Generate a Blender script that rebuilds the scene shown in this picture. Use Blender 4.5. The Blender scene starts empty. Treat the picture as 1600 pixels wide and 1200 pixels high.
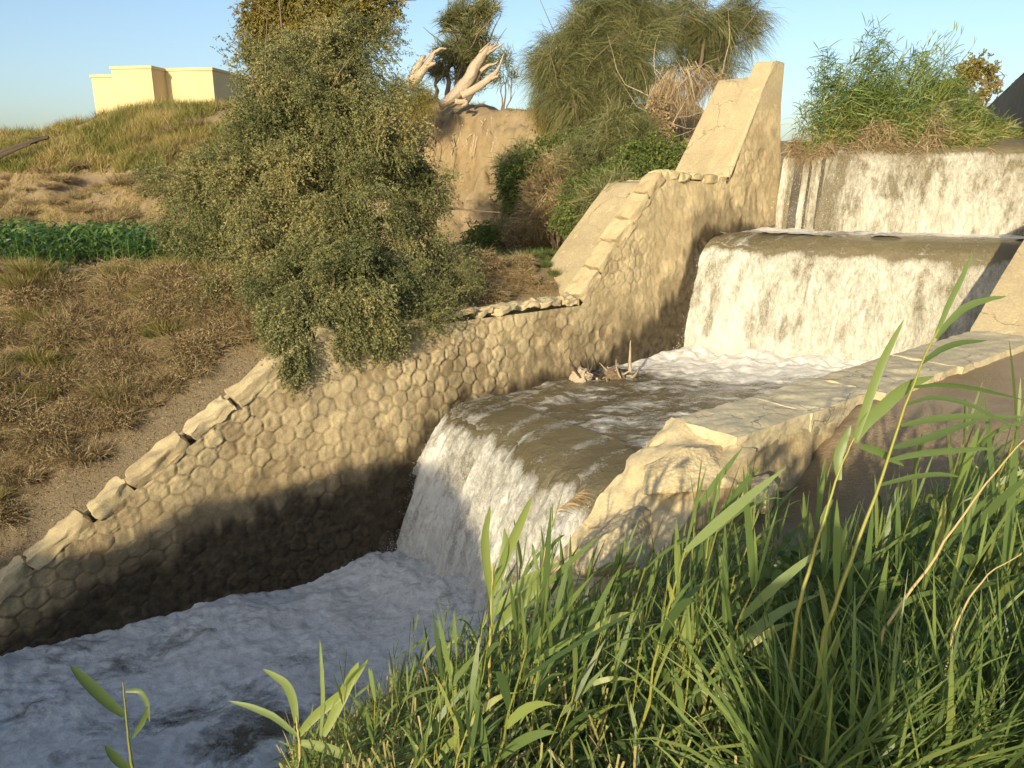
import bpy, math, random
import numpy as np
from mathutils import Vector
R = math.radians
SC = bpy.context.scene
COL = SC.collection
rng = np.random.default_rng(7)
random.seed(7)

# ------------------------------------------------------------------ camera, sky, sun, exposure
PITCH = math.atan2(330, 1200)
cam = bpy.data.cameras.new("camera"); cam_o = bpy.data.objects.new("camera", cam); COL.objects.link(cam_o)
cam.sensor_fit = 'HORIZONTAL'; cam.sensor_width = 36.0; cam.lens = 36.0 * 1200 / 1600
cam.clip_start = 0.05; cam.clip_end = 3000
cam_o.location = (0, 0, 0); cam_o.rotation_euler = (R(90) - PITCH, 0, 0)
SC.camera = cam_o

SUN_DIR = Vector((0.357, 0.889, -0.290)).normalized()          # the way the light travels
world = bpy.data.worlds.new("World"); SC.world = world; world.use_nodes = True
wn = world.node_tree.nodes; wl = world.node_tree.links
sky = wn.new('ShaderNodeTexSky'); sky.sky_type = 'NISHITA'; sky.sun_disc = False
sky.sun_elevation = math.asin(-SUN_DIR.z); sky.sun_rotation = math.atan2(-SUN_DIR.x, -SUN_DIR.y)
sky.air_density = .95; sky.dust_density = 1.9; sky.ozone_density = 2.0
wn['Background'].inputs['Strength'].default_value = 0.15
wl.new(sky.outputs[0], wn['Background'].inputs[0])
sun = bpy.data.lights.new("sun", 'SUN'); sun_o = bpy.data.objects.new("sun", sun); COL.objects.link(sun_o)
sun.energy = 4.3; sun.angle = R(0.6); sun.color = (1.0, 0.85, 0.59)
sun_o.rotation_euler = SUN_DIR.to_track_quat('-Z', 'Y').to_euler()
SC.view_settings.view_transform = 'Standard'; SC.view_settings.look = 'None'
SC.view_settings.exposure = 0.48; SC.view_settings.gamma = 1.0
SC.cycles.max_bounces = 6; SC.cycles.transparent_max_bounces = 6
SC.cycles.diffuse_bounces = 3; SC.cycles.glossy_bounces = 2; SC.cycles.transmission_bounces = 3

# ------------------------------------------------------------------ layout helpers
CP, SP = math.cos(PITCH), math.sin(PITCH)
def at(u, v, t):
    """world point seen at photo position (u, v) at depth t metres"""
    x = (u - 800) / 1200; q = (600 - v) / 1200
    return np.array([x * t, (CP + SP * q) * t, (-SP + CP * q) * t])
DX, DY = 0.777, 0.6295        # upstream direction of the canal
AX, AY = -3.27, 12.45
def W(s, p, z=None):
    s = np.asarray(s, float); p = np.asarray(p, float)
    x = AX + s * DX + p * DY; y = AY + s * DY - p * DX
    if z is None: return x, y
    return np.stack(np.broadcast_arrays(x, y, np.asarray(z, float)), -1)
def SPc(x, y):
    x = np.asarray(x, float) - AX; y = np.asarray(y, float) - AY
    return x * DX + y * DY, x * DY - y * DX
Z0, Z1, Z2, Z3 = 0.85, -1.44, -4.2, -6.7

def sstep(a, b, x):
    t = np.clip((np.asarray(x, float) - a) / (b - a), 0, 1); return t * t * (3 - 2 * t)
def _h(i, j, k):
    n = (i.astype(np.int64) * 374761393 + j.astype(np.int64) * 668265263 + k.astype(np.int64) * 2147483647 * 3) & 0xffffffff
    n = ((n ^ (n >> 13)) * 1274126177) & 0xffffffff
    n = ((n ^ (n >> 16)) * 2246822519) & 0xffffffff
    return ((n ^ (n >> 15)) & 0xffffff) / float(0xffffff)
def vn(x, y, z=0.0):
    x, y, z = np.broadcast_arrays(np.asarray(x, float), np.asarray(y, float), np.asarray(z, float))
    i, j, k = np.floor(x), np.floor(y), np.floor(z)
    fx, fy, fz = x - i, y - j, z - k
    fx, fy, fz = [f * f * f * (f * (f * 6 - 15) + 10) for f in (fx, fy, fz)]
    r = 0
    for a in (0, 1):
        for b in (0, 1):
            for c in (0, 1):
                w = (fx if a else 1 - fx) * (fy if b else 1 - fy) * (fz if c else 1 - fz)
                r = r + w * _h(i + a, j + b, k + c)
    return r * 2 - 1
def fbm(x, y, z=0.0, o=4, g=0.5):
    a, f, r = 1.0, 1.0, 0
    for q in range(o):
        r = r + a * vn(np.asarray(x) * f + 17.3 * q, np.asarray(y) * f - 9.1 * q, np.asarray(z) * f + 4.7 * q); a *= g; f *= 2.03
    return r
def nrm(v):
    return v / np.maximum(np.linalg.norm(v, axis=-1, keepdims=True), 1e-9)

# ------------------------------------------------------------------ mesh helpers
class MB:
    def __init__(self): self.v = []; self.q = []; self.t = []; self.a = []; self.b = []; self.n = 0
    def add(self, v, q=None, t=None, tint=0.5, aux=0.0):
        v = np.asarray(v, float).reshape(-1, 3); n = len(v)
        if q is not None and len(q): self.q.append(np.asarray(q, np.int64).reshape(-1, 4) + self.n)
        if t is not None and len(t): self.t.append(np.asarray(t, np.int64).reshape(-1, 3) + self.n)
        self.v.append(v); self.a.append(np.broadcast_to(np.asarray(tint, float).ravel() if np.ndim(tint) else tint, (n,)))
        self.b.append(np.broadcast_to(np.asarray(aux, float).ravel() if np.ndim(aux) else aux, (n,))); self.n += n
        return self
    def grid(self, P, tint=0.5, aux=0.0, flip=False):
        a, b = P.shape[:2]; idx = np.arange(a * b).reshape(a, b)
        q = np.stack([idx[:-1, :-1], idx[1:, :-1], idx[1:, 1:], idx[:-1, 1:]], -1).reshape(-1, 4)
        if flip: q = q[:, ::-1]
        return self.add(P.reshape(-1, 3), q, None, tint, aux)
    def mesh(self, name, mat, smooth=True):
        v = np.concatenate(self.v); me = bpy.data.meshes.new(name)
        q = np.concatenate(self.q) if self.q else np.zeros((0, 4), np.int64)
        t = np.concatenate(self.t) if self.t else np.zeros((0, 3), np.int64)
        me.vertices.add(len(v)); me.vertices.foreach_set('co', v.astype(np.float32).ravel())
        li = np.concatenate([q.ravel(), t.ravel()]); me.loops.add(len(li)); me.loops.foreach_set('vertex_index', li.astype(np.int32))
        ls = np.concatenate([np.arange(len(q)) * 4, len(q) * 4 + np.arange(len(t)) * 3]); me.polygons.add(len(ls))
        me.polygons.foreach_set('loop_start', ls.astype(np.int32))
        me.polygons.foreach_set('use_smooth', np.full(len(ls), smooth))
        for nm, dat in (('tint', self.a), ('aux', self.b)):
            at_ = me.attributes.new(nm, 'FLOAT', 'POINT'); at_.data.foreach_set('value', np.concatenate(dat).astype(np.float32))
        if mat: me.materials.append(mat)
        me.update(calc_edges=True); me.validate()
        return me
    def build(self, name, mat, parent=None, smooth=True):
        o = bpy.data.objects.new(name, self.mesh(name, mat, smooth)); COL.objects.link(o)
        if parent: o.parent = parent
        return o
def tag(o, label=None, cat=None, group=None, kind=None):
    if label: o['label'] = label
    if cat: o['category'] = cat
    if group: o['group'] = group
    if kind: o['kind'] = kind
    return o
def empty(name, loc, label, cat, group=None):
    o = bpy.data.objects.new(name, None); o.empty_display_size = .2; COL.objects.link(o)
    o.location = [float(c) for c in loc]
    return tag(o, label, cat, group)
def settle(root, *parts):
    """children were built in world space: keep them there under a root that has a location"""
    for p in parts:
        p.parent = root; p.location = -root.location
def copy_tree(o, loc, rz=0.0, sc=1.0, label=None, tilt=(0, 0)):
    c = o.copy(); COL.objects.link(c)
    c.location = [float(k) for k in loc]; c.rotation_euler = (tilt[0], tilt[1], rz); c.scale = (sc, sc, sc)
    if label: c['label'] = label
    for ch in o.children:
        k = ch.copy(); COL.objects.link(k); k.parent = c
    return c

def tube(mb, pts, rad, sides=6, tint=0.5, rough=0.0, ridge=0.0):
    pts = np.asarray(pts, float); n = len(pts); rad = np.broadcast_to(np.asarray(rad, float), (n,))
    tg = nrm(np.gradient(pts, axis=0)); ref = np.array([.31, .17, .93]) if abs(tg[0][2]) < .9 else np.array([1., .1, 0])
    s1 = nrm(np.cross(tg, ref)); s2 = np.cross(tg, s1)
    a = np.linspace(0, 2 * np.pi, sides, endpoint=False)
    rr = rad[:, None] * (1 + rough * rng.normal(0, 1, (n, sides)) + ridge * rng.normal(0, 1, (1, sides)))
    ring = pts[:, None] + rr[..., None] * (np.cos(a)[None, :, None] * s1[:, None] + np.sin(a)[None, :, None] * s2[:, None])
    idx = np.arange(n * sides).reshape(n, sides)
    nx = np.roll(idx, -1, 1)
    q = np.stack([idx[:-1], nx[:-1], nx[1:], idx[1:]], -1).reshape(-1, 4)
    mb.add(ring, q, None, tint)
    mb.add(np.vstack([ring[-1], pts[-1] + tg[-1] * rad[-1] * .5]), None, [(i, (i + 1) % sides, sides) for i in range(sides)], tint)
    mb.add(np.vstack([ring[0], pts[0]]), None, [((i + 1) % sides, i, sides) for i in range(sides)], tint)
def wob(a, b, n=6, amp=.1, sag=0.0):
    a = np.asarray(a, float); b = np.asarray(b, float); t = np.linspace(0, 1, n)[:, None]
    L = np.linalg.norm(b - a); p = a + (b - a) * t
    w = np.sin(np.pi * t) * rng.normal(0, amp * L, (1, 3)) + rng.normal(0, amp * L * .25, (n, 3)) * np.sin(np.pi * t)
    w[:, 2] -= (sag * L * np.sin(np.pi * t))[:, 0]
    return p + w
def blades(mb, P, D, L, Wd, bend=.2, segs=3, tint=None, prof='blade', side=None, gdir=(0, 0, -1), aux=0.0):
    P = np.asarray(P, float); N = len(P); D = nrm(np.asarray(D, float))
    L = np.broadcast_to(np.asarray(L, float), (N,)); Wd = np.broadcast_to(np.asarray(Wd, float), (N,)); bend = np.broadcast_to(np.asarray(bend, float), (N,))
    t = np.linspace(0, 1, segs + 1)
    g = np.asarray(gdir, float)
    pts = P[:, None] + (D * L[:, None])[:, None] * t[None, :, None] + g * (bend * L)[:, None, None] * (t ** 2)[None, :, None]
    if side is None: side = rng.normal(0, 1, (N, 3))
    sv = nrm(np.cross(D, side))
    if prof == 'blade': w = np.maximum((1 - t) ** .8, .04)
    elif prof == 'leaf': w = np.maximum(np.sin(np.pi * np.clip(t * .93 + .07, 0, 1)) ** .7 * (1 - .35 * t), .05)
    else: w = np.ones_like(t)
    off = sv[:, None] * (Wd[:, None] * w[None])[..., None] * .5
    V = np.stack([pts - off, pts + off], 2)
    idx = np.arange(N * (segs + 1) * 2).reshape(N, segs + 1, 2)
    q = np.stack([idx[:, :-1, 0], idx[:, :-1, 1], idx[:, 1:, 1], idx[:, 1:, 0]], -1).reshape(-1, 4)
    tt = rng.random(N) if tint is None else np.broadcast_to(np.asarray(tint, float), (N,))
    mb.add(V, q, None, np.repeat(tt, (segs + 1) * 2), aux)
def leaves(mb, P, D, L, Wd, tint):
    N = len(P); D = nrm(D); sv = nrm(np.cross(D, rng.normal(0, 1, (N, 3))))
    L = np.broadcast_to(L, (N,))[:, None]; Wd = np.broadcast_to(Wd, (N,))[:, None]
    V = np.stack([P, P + D * L * .45 - sv * Wd * .5, P + D * L, P + D * L * .45 + sv * Wd * .5], 1)
    mb.add(V, np.arange(N * 4).reshape(N, 4), None, np.repeat(tint, 4))
def sprays(mb, C, O, tw, ln, nl, L, Wd, droop=.3, spread=.8, jit=.12, out=.6, tvar=.25, ldev=.7, tint0=None):
    """leafy twigs: tw twigs at each centre C pointing along O"""
    N = len(C); M = N * tw
    base = np.repeat(C, tw, 0) + rng.normal(0, jit, (M, 3))
    d = nrm(np.repeat(O, tw, 0) * out + rng.normal(0, spread, (M, 3)) + np.array([0, 0, -droop]))
    l = ln * rng.uniform(.6, 1.3, M)
    ct = rng.random(N) if tint0 is None else tint0
    t = rng.uniform(.05, 1, (M, nl))
    pos = base[:, None] + d[:, None] * (l[:, None] * t)[..., None] + np.array([0, 0, -1.]) * (droop * .8 * l[:, None] * t * t)[..., None]
    ld = d[:, None] + rng.normal(0, ldev, (M, nl, 3))
    tint = np.clip(np.repeat(ct, tw)[:, None] * (1 - tvar) + rng.random((M, nl)) * tvar, 0, 1)
    leaves(mb, pos.reshape(-1, 3), ld.reshape(-1, 3), L * rng.uniform(.7, 1.3, M * nl), Wd * rng.uniform(.7, 1.3, M * nl), tint.reshape(-1))
def lobes_pts(lobes, dens, shell=.45, gap=-.3):
    """centres and outward directions spread through a union of ball lobes (x,y,z,r)"""
    Cs, Os = [], []
    for (x, y, z, r) in lobes:
        n = max(4, int(dens * r * r))
        d = nrm(rng.normal(0, 1, (n, 3))); rr = r * (shell + (1 - shell) * rng.random(n)) * rng.uniform(.8, 1.12, n)
        rr = rr * (1 + .45 * vn(d[:, 0] * 1.9 + x, d[:, 1] * 1.9 + z, d[:, 2] * 1.9 + y))
        c = d * rr[:, None] * np.array([1, .85, 1]); kp = vn(c[:, 0] * 2.2 / r + x * 3, c[:, 1] * 2.2 / r + y, c[:, 2] * 2.2 / r + z * 3) > gap; c, d = c[kp], d[kp]; Cs.append(np.array([x, y, z]) + c); Os.append(d)
    return np.concatenate(Cs), np.concatenate(Os)
def pxlobes(lst, t, tj=0.0):
    r = []
    for l in lst:
        u, v, rp = l[:3]; tt = t + (l[3] if len(l) > 3 else 0) + random.uniform(-tj, tj)
        r.append((*at(u, v, tt), rp * tt / 1200))
    return r
def rock(c, size, seed, sub=4, amp=.28, flat=1.0, mat=None, name='rock', parent=None, rot=0.0, tint=.5, cuts=9, fine=1.0):
    """a broken stone: a ball cut by random planes and roughened"""
    n = 2 ** sub * 4; th = np.linspace(0, np.pi, n // 2 + 1); ph = np.linspace(0, 2 * np.pi, n + 1)
    T, Pn = np.meshgrid(th, ph, indexing='ij')
    d = np.stack([np.sin(T) * np.cos(Pn), np.sin(T) * np.sin(Pn), np.cos(T)], -1)
    rg = np.random.default_rng(seed); r = np.full(T.shape, 1.0)
    for k in range(cuts):
        pn = nrm(rg.normal(0, 1, 3)); h = rg.uniform(.5, .85); dt = d @ pn
        r = np.minimum(r, np.where(dt > .05, h / np.maximum(dt, .05), 9))
    nz = fbm(d[..., 0] * 2.2 + seed, d[..., 1] * 2.2, d[..., 2] * 2.2, 5, .55)
    r = r * (1 + amp * .35 * nz + .02 * fine * fbm(d[..., 0] * 14, d[..., 1] * 14 + seed, d[..., 2] * 14, 3))
    P = d * r[..., None] * np.asarray(size)
    cr, sr = math.cos(rot), math.sin(rot)
    P = np.stack([P[..., 0] * cr - P[..., 1] * sr, P[..., 0] * sr + P[..., 1] * cr, P[..., 2]], -1) + np.asarray(c)
    mb = MB(); mb.grid(P, tint)
    return mb if mat is None else mb.build(name, mat, parent)
def block(mb, c, ex, ey, ez, nz=.02, tint=.5, seed=0, n=7, rnd=.12):
    """an irregular dressed stone: box with half axes ex, ey, ez (vectors), worn corners and rough faces"""
    c = np.asarray(c, float); A = np.stack([ex, ey, ez]).astype(float)
    g = np.linspace(-1, 1, n)
    for ax in range(3):
        for sg in (-1, 1):
            U, V = np.meshgrid(g, g, indexing='ij'); w = np.full_like(U, float(sg))
            q = [None] * 3; q[ax] = w; q[(ax + 1) % 3] = U; q[(ax + 2) % 3] = V
            Q = np.stack(q, -1); ln = np.linalg.norm(np.abs(Q) ** 5, axis=-1) ** (1 / 5.)
            m = np.linalg.norm(Q ** 4, axis=-1) ** .25
            Q2 = Q * (1 - rnd * np.clip(m - 1, 0, 1))[..., None]
            P = Q2 @ A + c
            off = nz * np.stack([fbm(P[..., 0] * 5 + seed + 31 * k, P[..., 1] * 5, P[..., 2] * 5, 3) for k in range(3)], -1)
            mb.grid(P + off, tint, 0.0, flip=(sg < 0))
def extrude_sz(mb, top, bot, p0, p1, step=.12, tint=.5, nz=.0, np_=5):
    """solid strip between p0 (canal side) and p1, top z(s)=top, bottom z=bot; (s,z) polyline"""
    s0, s1 = top[0][0], top[-1][0]; xs = np.array([a for a, b in top]); zs = np.array([b for a, b in top])
    s = np.unique(np.concatenate([np.arange(s0, s1, step), xs])); z = np.interp(s, xs, zs)
    pp = np.linspace(p0, p1, np_)
    S, Pq = np.meshgrid(s, pp, indexing='ij'); Z = np.repeat(z[:, None], np_, 1)
    Z = Z + nz * fbm(S * 2.2, Pq * 2.2, 3.3, 4)
    mb.grid(W(S, Pq, Z), tint, flip=False)
    for pk, fl in ((0, True), (np_ - 1, False)):
        zz = np.linspace(0, 1, 8)[None]; Zf = Z[:, pk:pk + 1] * (1 - zz) + bot * zz
        mb.grid(W(np.repeat(s[:, None], 8, 1), np.full_like(Zf, pp[pk]) , Zf), tint, flip=not fl)
    for k, fl in ((0, False), (len(s) - 1, True)):
        zz = np.linspace(0, 1, 8)[:, None]; Zf = Z[k][None] * (1 - zz) + bot * zz
        mb.grid(W(np.full_like(Zf, s[k]), np.repeat(pp[None], 8, 0), Zf), tint, flip=fl)

# ------------------------------------------------------------------ materials
def newmat(name):
    m = bpy.data.materials.new(name); m.use_nodes = True; nt = m.node_tree; nt.nodes.clear()
    out = nt.nodes.new('ShaderNodeOutputMaterial'); return m, nt, out
def nd(nt, typ, ins=None, **kw):
    n = nt.nodes.new(typ)
    for k, v in kw.items(): setattr(n, k, v)
    for k, v in (ins or {}).items():
        if isinstance(v, bpy.types.NodeSocket): nt.links.new(v, n.inputs[k])
        else: n.inputs[k].default_value = v
    return n
def attr(nt, nm): return nd(nt, 'ShaderNodeAttribute', attribute_name=nm).outputs['Fac']
def ramp(nt, fac, stops, interp='LINEAR'):
    r = nd(nt, 'ShaderNodeValToRGB', {'Fac': fac}); cr = r.color_ramp; cr.interpolation = interp
    while len(cr.elements) > 1: cr.elements.remove(cr.elements[-1])
    cr.elements[0].position = stops[0][0]; cr.elements[0].color = (*stops[0][1], 1)
    for p, c in stops[1:]:
        e = cr.elements.new(p); e.color = (*c, 1)
    return r.outputs['Color']
def noise(nt, vec, scale, detail=4, rough=.55, dist=0.0):
    return nd(nt, 'ShaderNodeTexNoise', {'Vector': vec, 'Scale': scale, 'Detail': detail, 'Roughness': rough, 'Distortion': dist}).outputs['Fac']
def geo(nt): return nd(nt, 'ShaderNodeTexCoord').outputs['Object']
def mapr(nt, v, a, b, c=0.0, d=1.0):
    return nd(nt, 'ShaderNodeMapRange', {'Value': v, 'From Min': a, 'From Max': b, 'To Min': c, 'To Max': d}, clamp=True).outputs[0]
def mth(nt, op, a, b=0.0): return nd(nt, 'ShaderNodeMath', {0: a, 1: b}, operation=op).outputs[0]
def mixc(nt, f, a, b, bt='MIX'):
    n = nd(nt, 'ShaderNodeMix', data_type='RGBA', blend_type=bt)
    for k, v in ((0, f), (6, a), (7, b)):
        if isinstance(v, bpy.types.NodeSocket): nt.links.new(v, n.inputs[k])
        else: n.inputs[k].default_value = v if k == 0 else (*v, 1)
    return n.outputs[2]
def stretch(nt, vec, sc, rot=(0, 0, 0)):
    return nd(nt, 'ShaderNodeMapping', {'Vector': vec, 'Scale': sc, 'Rotation': rot}).outputs[0]
def bump(nt, h, strength=.4, dist=.02):
    return nd(nt, 'ShaderNodeBump', {'Height': h, 'Strength': strength, 'Distance': dist}).outputs[0]
def princ(nt, out, col, rough=.8, spec=.3, normal=None):
    p = nd(nt, 'ShaderNodeBsdfPrincipled', {'Base Color': col if isinstance(col, bpy.types.NodeSocket) else (*col, 1), 'Roughness': rough, 'Specular IOR Level': spec})
    if normal: nt.links.new(normal, p.inputs['Normal'])
    if out: nt.links.new(p.outputs[0], out.inputs[0])
    return p
def leafmat(name, stops, trans=.3, rough=.5, spec=.3):
    m, nt, out = newmat(name); c = ramp(nt, attr(nt, 'tint'), stops)
    p = princ(nt, None, c, rough, spec)
    tr = nd(nt, 'ShaderNodeBsdfTranslucent', {'Color': c})
    mx = nd(nt, 'ShaderNodeMixShader', {0: trans, 1: p.outputs[0], 2: tr.outputs[0]})
    nt.links.new(mx.outputs[0], out.inputs[0]); return m
def stonemat(name, stops, wetcol=(.042, .032, .017), scale=9, bmp=.5, rough=.85, blot=True, crack=False):
    """tint picks the stone's own colour, aux is a wet / algae stain"""
    m, nt, out = newmat(name); v = geo(nt)
    n1 = noise(nt, v, 1.1, 5, .6); n2 = noise(nt, v, scale, 6, .65); n3 = noise(nt, v, scale * 7, 4, .7)
    f = mth(nt, 'ADD', mth(nt, 'MULTIPLY', attr(nt, 'tint'), .65), mth(nt, 'MULTIPLY', mth(nt, 'SUBTRACT', n1, .5), 1.0))
    f = mth(nt, 'ADD', f, mth(nt, 'MULTIPLY', mth(nt, 'SUBTRACT', n2, .5), .55))
    f = mth(nt, 'ADD', f, .15)
    c = ramp(nt, f, stops)
    c = mixc(nt, mapr(nt, n3, .35, .7, 0, .35), c, (.23, .17, .10), 'MULTIPLY') if blot else c
    wet = mapr(nt, mth(nt, 'ADD', attr(nt, 'aux'), mth(nt, 'MULTIPLY', mth(nt, 'SUBTRACT', n2, .5), .5)), .25, .8)
    c = mixc(nt, wet, c, mixc(nt, .75, c, wetcol)); c = mixc(nt, wet, c, mixc(nt, mapr(nt, n2, .3, .7), (.025, .018, .010), (.10, .078, .045)))
    h = mth(nt, 'ADD', mth(nt, 'MULTIPLY', n2, .6), mth(nt, 'MULTIPLY', n3, .35))
    if crack:
        wv_ = nd(nt, 'ShaderNodeTexNoise', {'Vector': v, 'Scale': 2.2, 'Detail': 5.0}).outputs['Color']
        vv = nd(nt, 'ShaderNodeVectorMath', {0: v, 1: nd(nt, 'ShaderNodeVectorMath', {0: wv_, 1: (.7,) * 3}, operation='MULTIPLY').outputs[0]}, operation='ADD').outputs[0]
        vo = nd(nt, 'ShaderNodeTexVoronoi', {'Vector': vv, 'Scale': .85}, feature='DISTANCE_TO_EDGE').outputs['Distance']
        ck = mth(nt, 'MULTIPLY', mapr(nt, vo, .0, .012, 1, 0), mapr(nt, n1, .45, .6))
        c = mixc(nt, mth(nt, 'MULTIPLY', ck, .7), c, (.07, .05, .03)); h = mth(nt, 'SUBTRACT', h, mth(nt, 'MULTIPLY', ck, .8))
        sp = noise(nt, v, 3.0, 3, .6); c = mixc(nt, mapr(nt, sp, .62, .66, 0, .55), c, (.58, .45, .25)); h = mth(nt, 'SUBTRACT', h, mapr(nt, sp, .62, .66, 0, .5))
    rg = mapr(nt, wet, 0, 1, rough, .45)
    princ(nt, out, c, rg, .25, bump(nt, h, bmp, .03)); return m
def barkmat(name, a, b, st=(6, 6, 1), tiltx=0.0):
    m, nt, out = newmat(name); v = geo(nt)
    if tiltx: v = stretch(nt, v, (1, 1, 1), (0, tiltx, 0))
    n1 = noise(nt, stretch(nt, v, st), 6, 5, .7)
    princ(nt, out, mixc(nt, n1, a, b), .9, .15, bump(nt, n1, .6, .02)); return m

M = {}
SAND = [(0, (0.220, 0.163, 0.084)), (.35, (0.370, 0.289, 0.157)), (.62, (0.480, 0.391, 0.222)), (1, (0.600, 0.498, 0.296))]
M['masonry'] = stonemat('hexagonal stone masonry', [(0, (0.220, 0.163, 0.088)), (.3, (0.370, 0.289, 0.162)), (.55, (0.490, 0.397, 0.227)), (.8, (0.590, 0.483, 0.277)), (1, (0.700, 0.569, 0.305))], scale=7, bmp=.55)
M['coping'] = stonemat('pale limestone coping', [(0, (0.300, 0.224, 0.120)), (.4, (0.500, 0.407, 0.231)), (1, (0.630, 0.529, 0.315))], scale=5, bmp=.5)
M['concrete'] = stonemat('weathered sandy concrete', [(0, (0.220, 0.167, 0.092)), (.25, (0.360, 0.289, 0.166)), (.5, (0.430, 0.355, 0.212)), (1, (0.540, 0.458, 0.277))], scale=3.5, bmp=.4, crack=True)
M['litcon'] = stonemat('smooth concrete slab lightened for sun', [(0, (0.360, 0.289, 0.166)), (.3, (0.520, 0.438, 0.268)), (.6, (0.620, 0.539, 0.342)), (1, (0.700, 0.610, 0.397))], scale=3.5, bmp=.4, crack=True)  # paler base stands in for sunlight on the near wall's top
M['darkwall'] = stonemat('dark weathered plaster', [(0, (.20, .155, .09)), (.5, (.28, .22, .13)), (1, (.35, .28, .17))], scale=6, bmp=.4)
M['weir'] = stonemat('wet weir stone', [(0, (.04, .035, .028)), (.5, (.085, .075, .058)), (1, (.14, .125, .10))], scale=6, bmp=.6, rough=.4)
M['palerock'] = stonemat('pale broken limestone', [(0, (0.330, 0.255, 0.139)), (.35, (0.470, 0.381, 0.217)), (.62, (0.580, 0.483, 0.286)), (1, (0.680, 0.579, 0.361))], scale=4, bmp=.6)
M['boulder'] = stonemat('broken limestone', SAND, scale=4, bmp=.7)
def plaster():
    m, nt, out = newmat('ochre house plaster'); v = geo(nt); n1 = noise(nt, v, .5, 5, .6); n2 = noise(nt, v, 25, 3, .6)
    princ(nt, out, mixc(nt, mapr(nt, n1, .3, .7), (.54, .43, .235), (.61, .49, .27)), .9, .15, bump(nt, n2, .2, .02)); return m
M['plaster'] = plaster()
M['bark'] = barkmat('brown bark', (.10, .07, .045), (.24, .18, .12))
M['dead'] = barkmat('bleached dead wood', (.13, .09, .05), (.66, .55, .40), (5, 5, .7), -.75)
M['char'] = barkmat('dark weathered log', (.035, .028, .022), (.13, .10, .075))
M['twig'] = leafmat('dry twigs', [(0, (.14, .10, .05)), (.4, (.27, .20, .098)), (.75, (.39, .30, .155)), (1, (.50, .41, .24))], .1, .8, .1)
M['olive'] = leafmat('small grey olive leaves', [(0, (.08, .098, .042)), (.4, (.175, .188, .075)), (.75, (.30, .285, .12)), (1, (.46, .385, .16))], .28, .55, .2)
M['acacia'] = leafmat('golden acacia leaves', [(0, (.13, .125, .035)), (.5, (.27, .23, .06)), (1, (.42, .34, .10))], .35)
M['tamarisk'] = leafmat('feathery grey green needles', [(0, (.09, .11, .045)), (.5, (.19, .20, .08)), (1, (.34, .31, .13))], .3)
M['deadneedle'] = leafmat('dry straw needles', [(0, (.22, .16, .08)), (.5, (.40, .30, .17)), (1, (.55, .44, .28))], .25)
M['vine'] = leafmat('vine leaves', [(0, (.06, .10, .025)), (.5, (.13, .18, .045)), (1, (.28, .30, .08))], .35)
M['reed'] = leafmat('reed blades', [(0, (.075, .125, .038)), (.45, (.165, .235, .066)), (.8, (.28, .34, .09)), (.93, (.40, .40, .12)), (1, (.52, .40, .20))], .42, .4, .4)
M['stem'] = leafmat('reed stems', [(0, (.13, .17, .03)), (.5, (.28, .27, .05)), (1, (.46, .35, .16))], .1, .45, .4)
M['corn'] = leafmat('corn leaves', [(0, (.045, .105, .018)), (.6, (.10, .19, .035)), (1, (.2, .28, .07))], .35, .4, .4)
M['grass'] = leafmat('dry green grass', [(0, (.13, .155, .035)), (.35, (.23, .225, .055)), (.65, (.34, .28, .09)), (1, (.48, .37, .16))], .35)
M['drygrass'] = leafmat('dry brown grass', [(0, (.16, .115, .055)), (.5, (.33, .245, .125)), (1, (.48, .38, .21))], .2, .8, .1)
M['greentuft'] = leafmat('fresh green tufts', [(0, (.08, .12, .03)), (.6, (.15, .19, .05)), (1, (.24, .26, .09))], .35)

def groundmat():
    m, nt, out = newmat('dry earth'); v = geo(nt)
    n1 = noise(nt, v, .45, 6, .6); n2 = noise(nt, v, 3.1, 6, .65); n3 = noise(nt, v, 22, 5, .7); n4 = noise(nt, v, 90, 3, .7)
    f = mth(nt, 'ADD', mth(nt, 'MULTIPLY', n1, .5), mth(nt, 'ADD', mth(nt, 'MULTIPLY', n2, .35), mth(nt, 'MULTIPLY', n3, .3)))
    c = ramp(nt, f, [(.35, (0.190, 0.137, 0.074)), (.55, (0.300, 0.224, 0.120)), (.7, (0.390, 0.300, 0.166)), (.85, (0.460, 0.366, 0.212))])
    g = mixc(nt, mapr(nt, n4, .35, .65), (0.150, 0.117, 0.074), (0.310, 0.249, 0.157))      # scree and gravel
    c = mixc(nt, attr(nt, 'aux'), c, g)
    c = mixc(nt, mapr(nt, attr(nt, 'tint'), .5, 1.0), c, (.43, .33, .215))        # pale sandy spots
    h = mth(nt, 'ADD', mth(nt, 'MULTIPLY', n3, .7), mth(nt, 'MULTIPLY', n4, .4))
    princ(nt, out, c, .95, .1, bump(nt, h, .9, .06)); return m
M['ground'] = groundmat()

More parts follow.
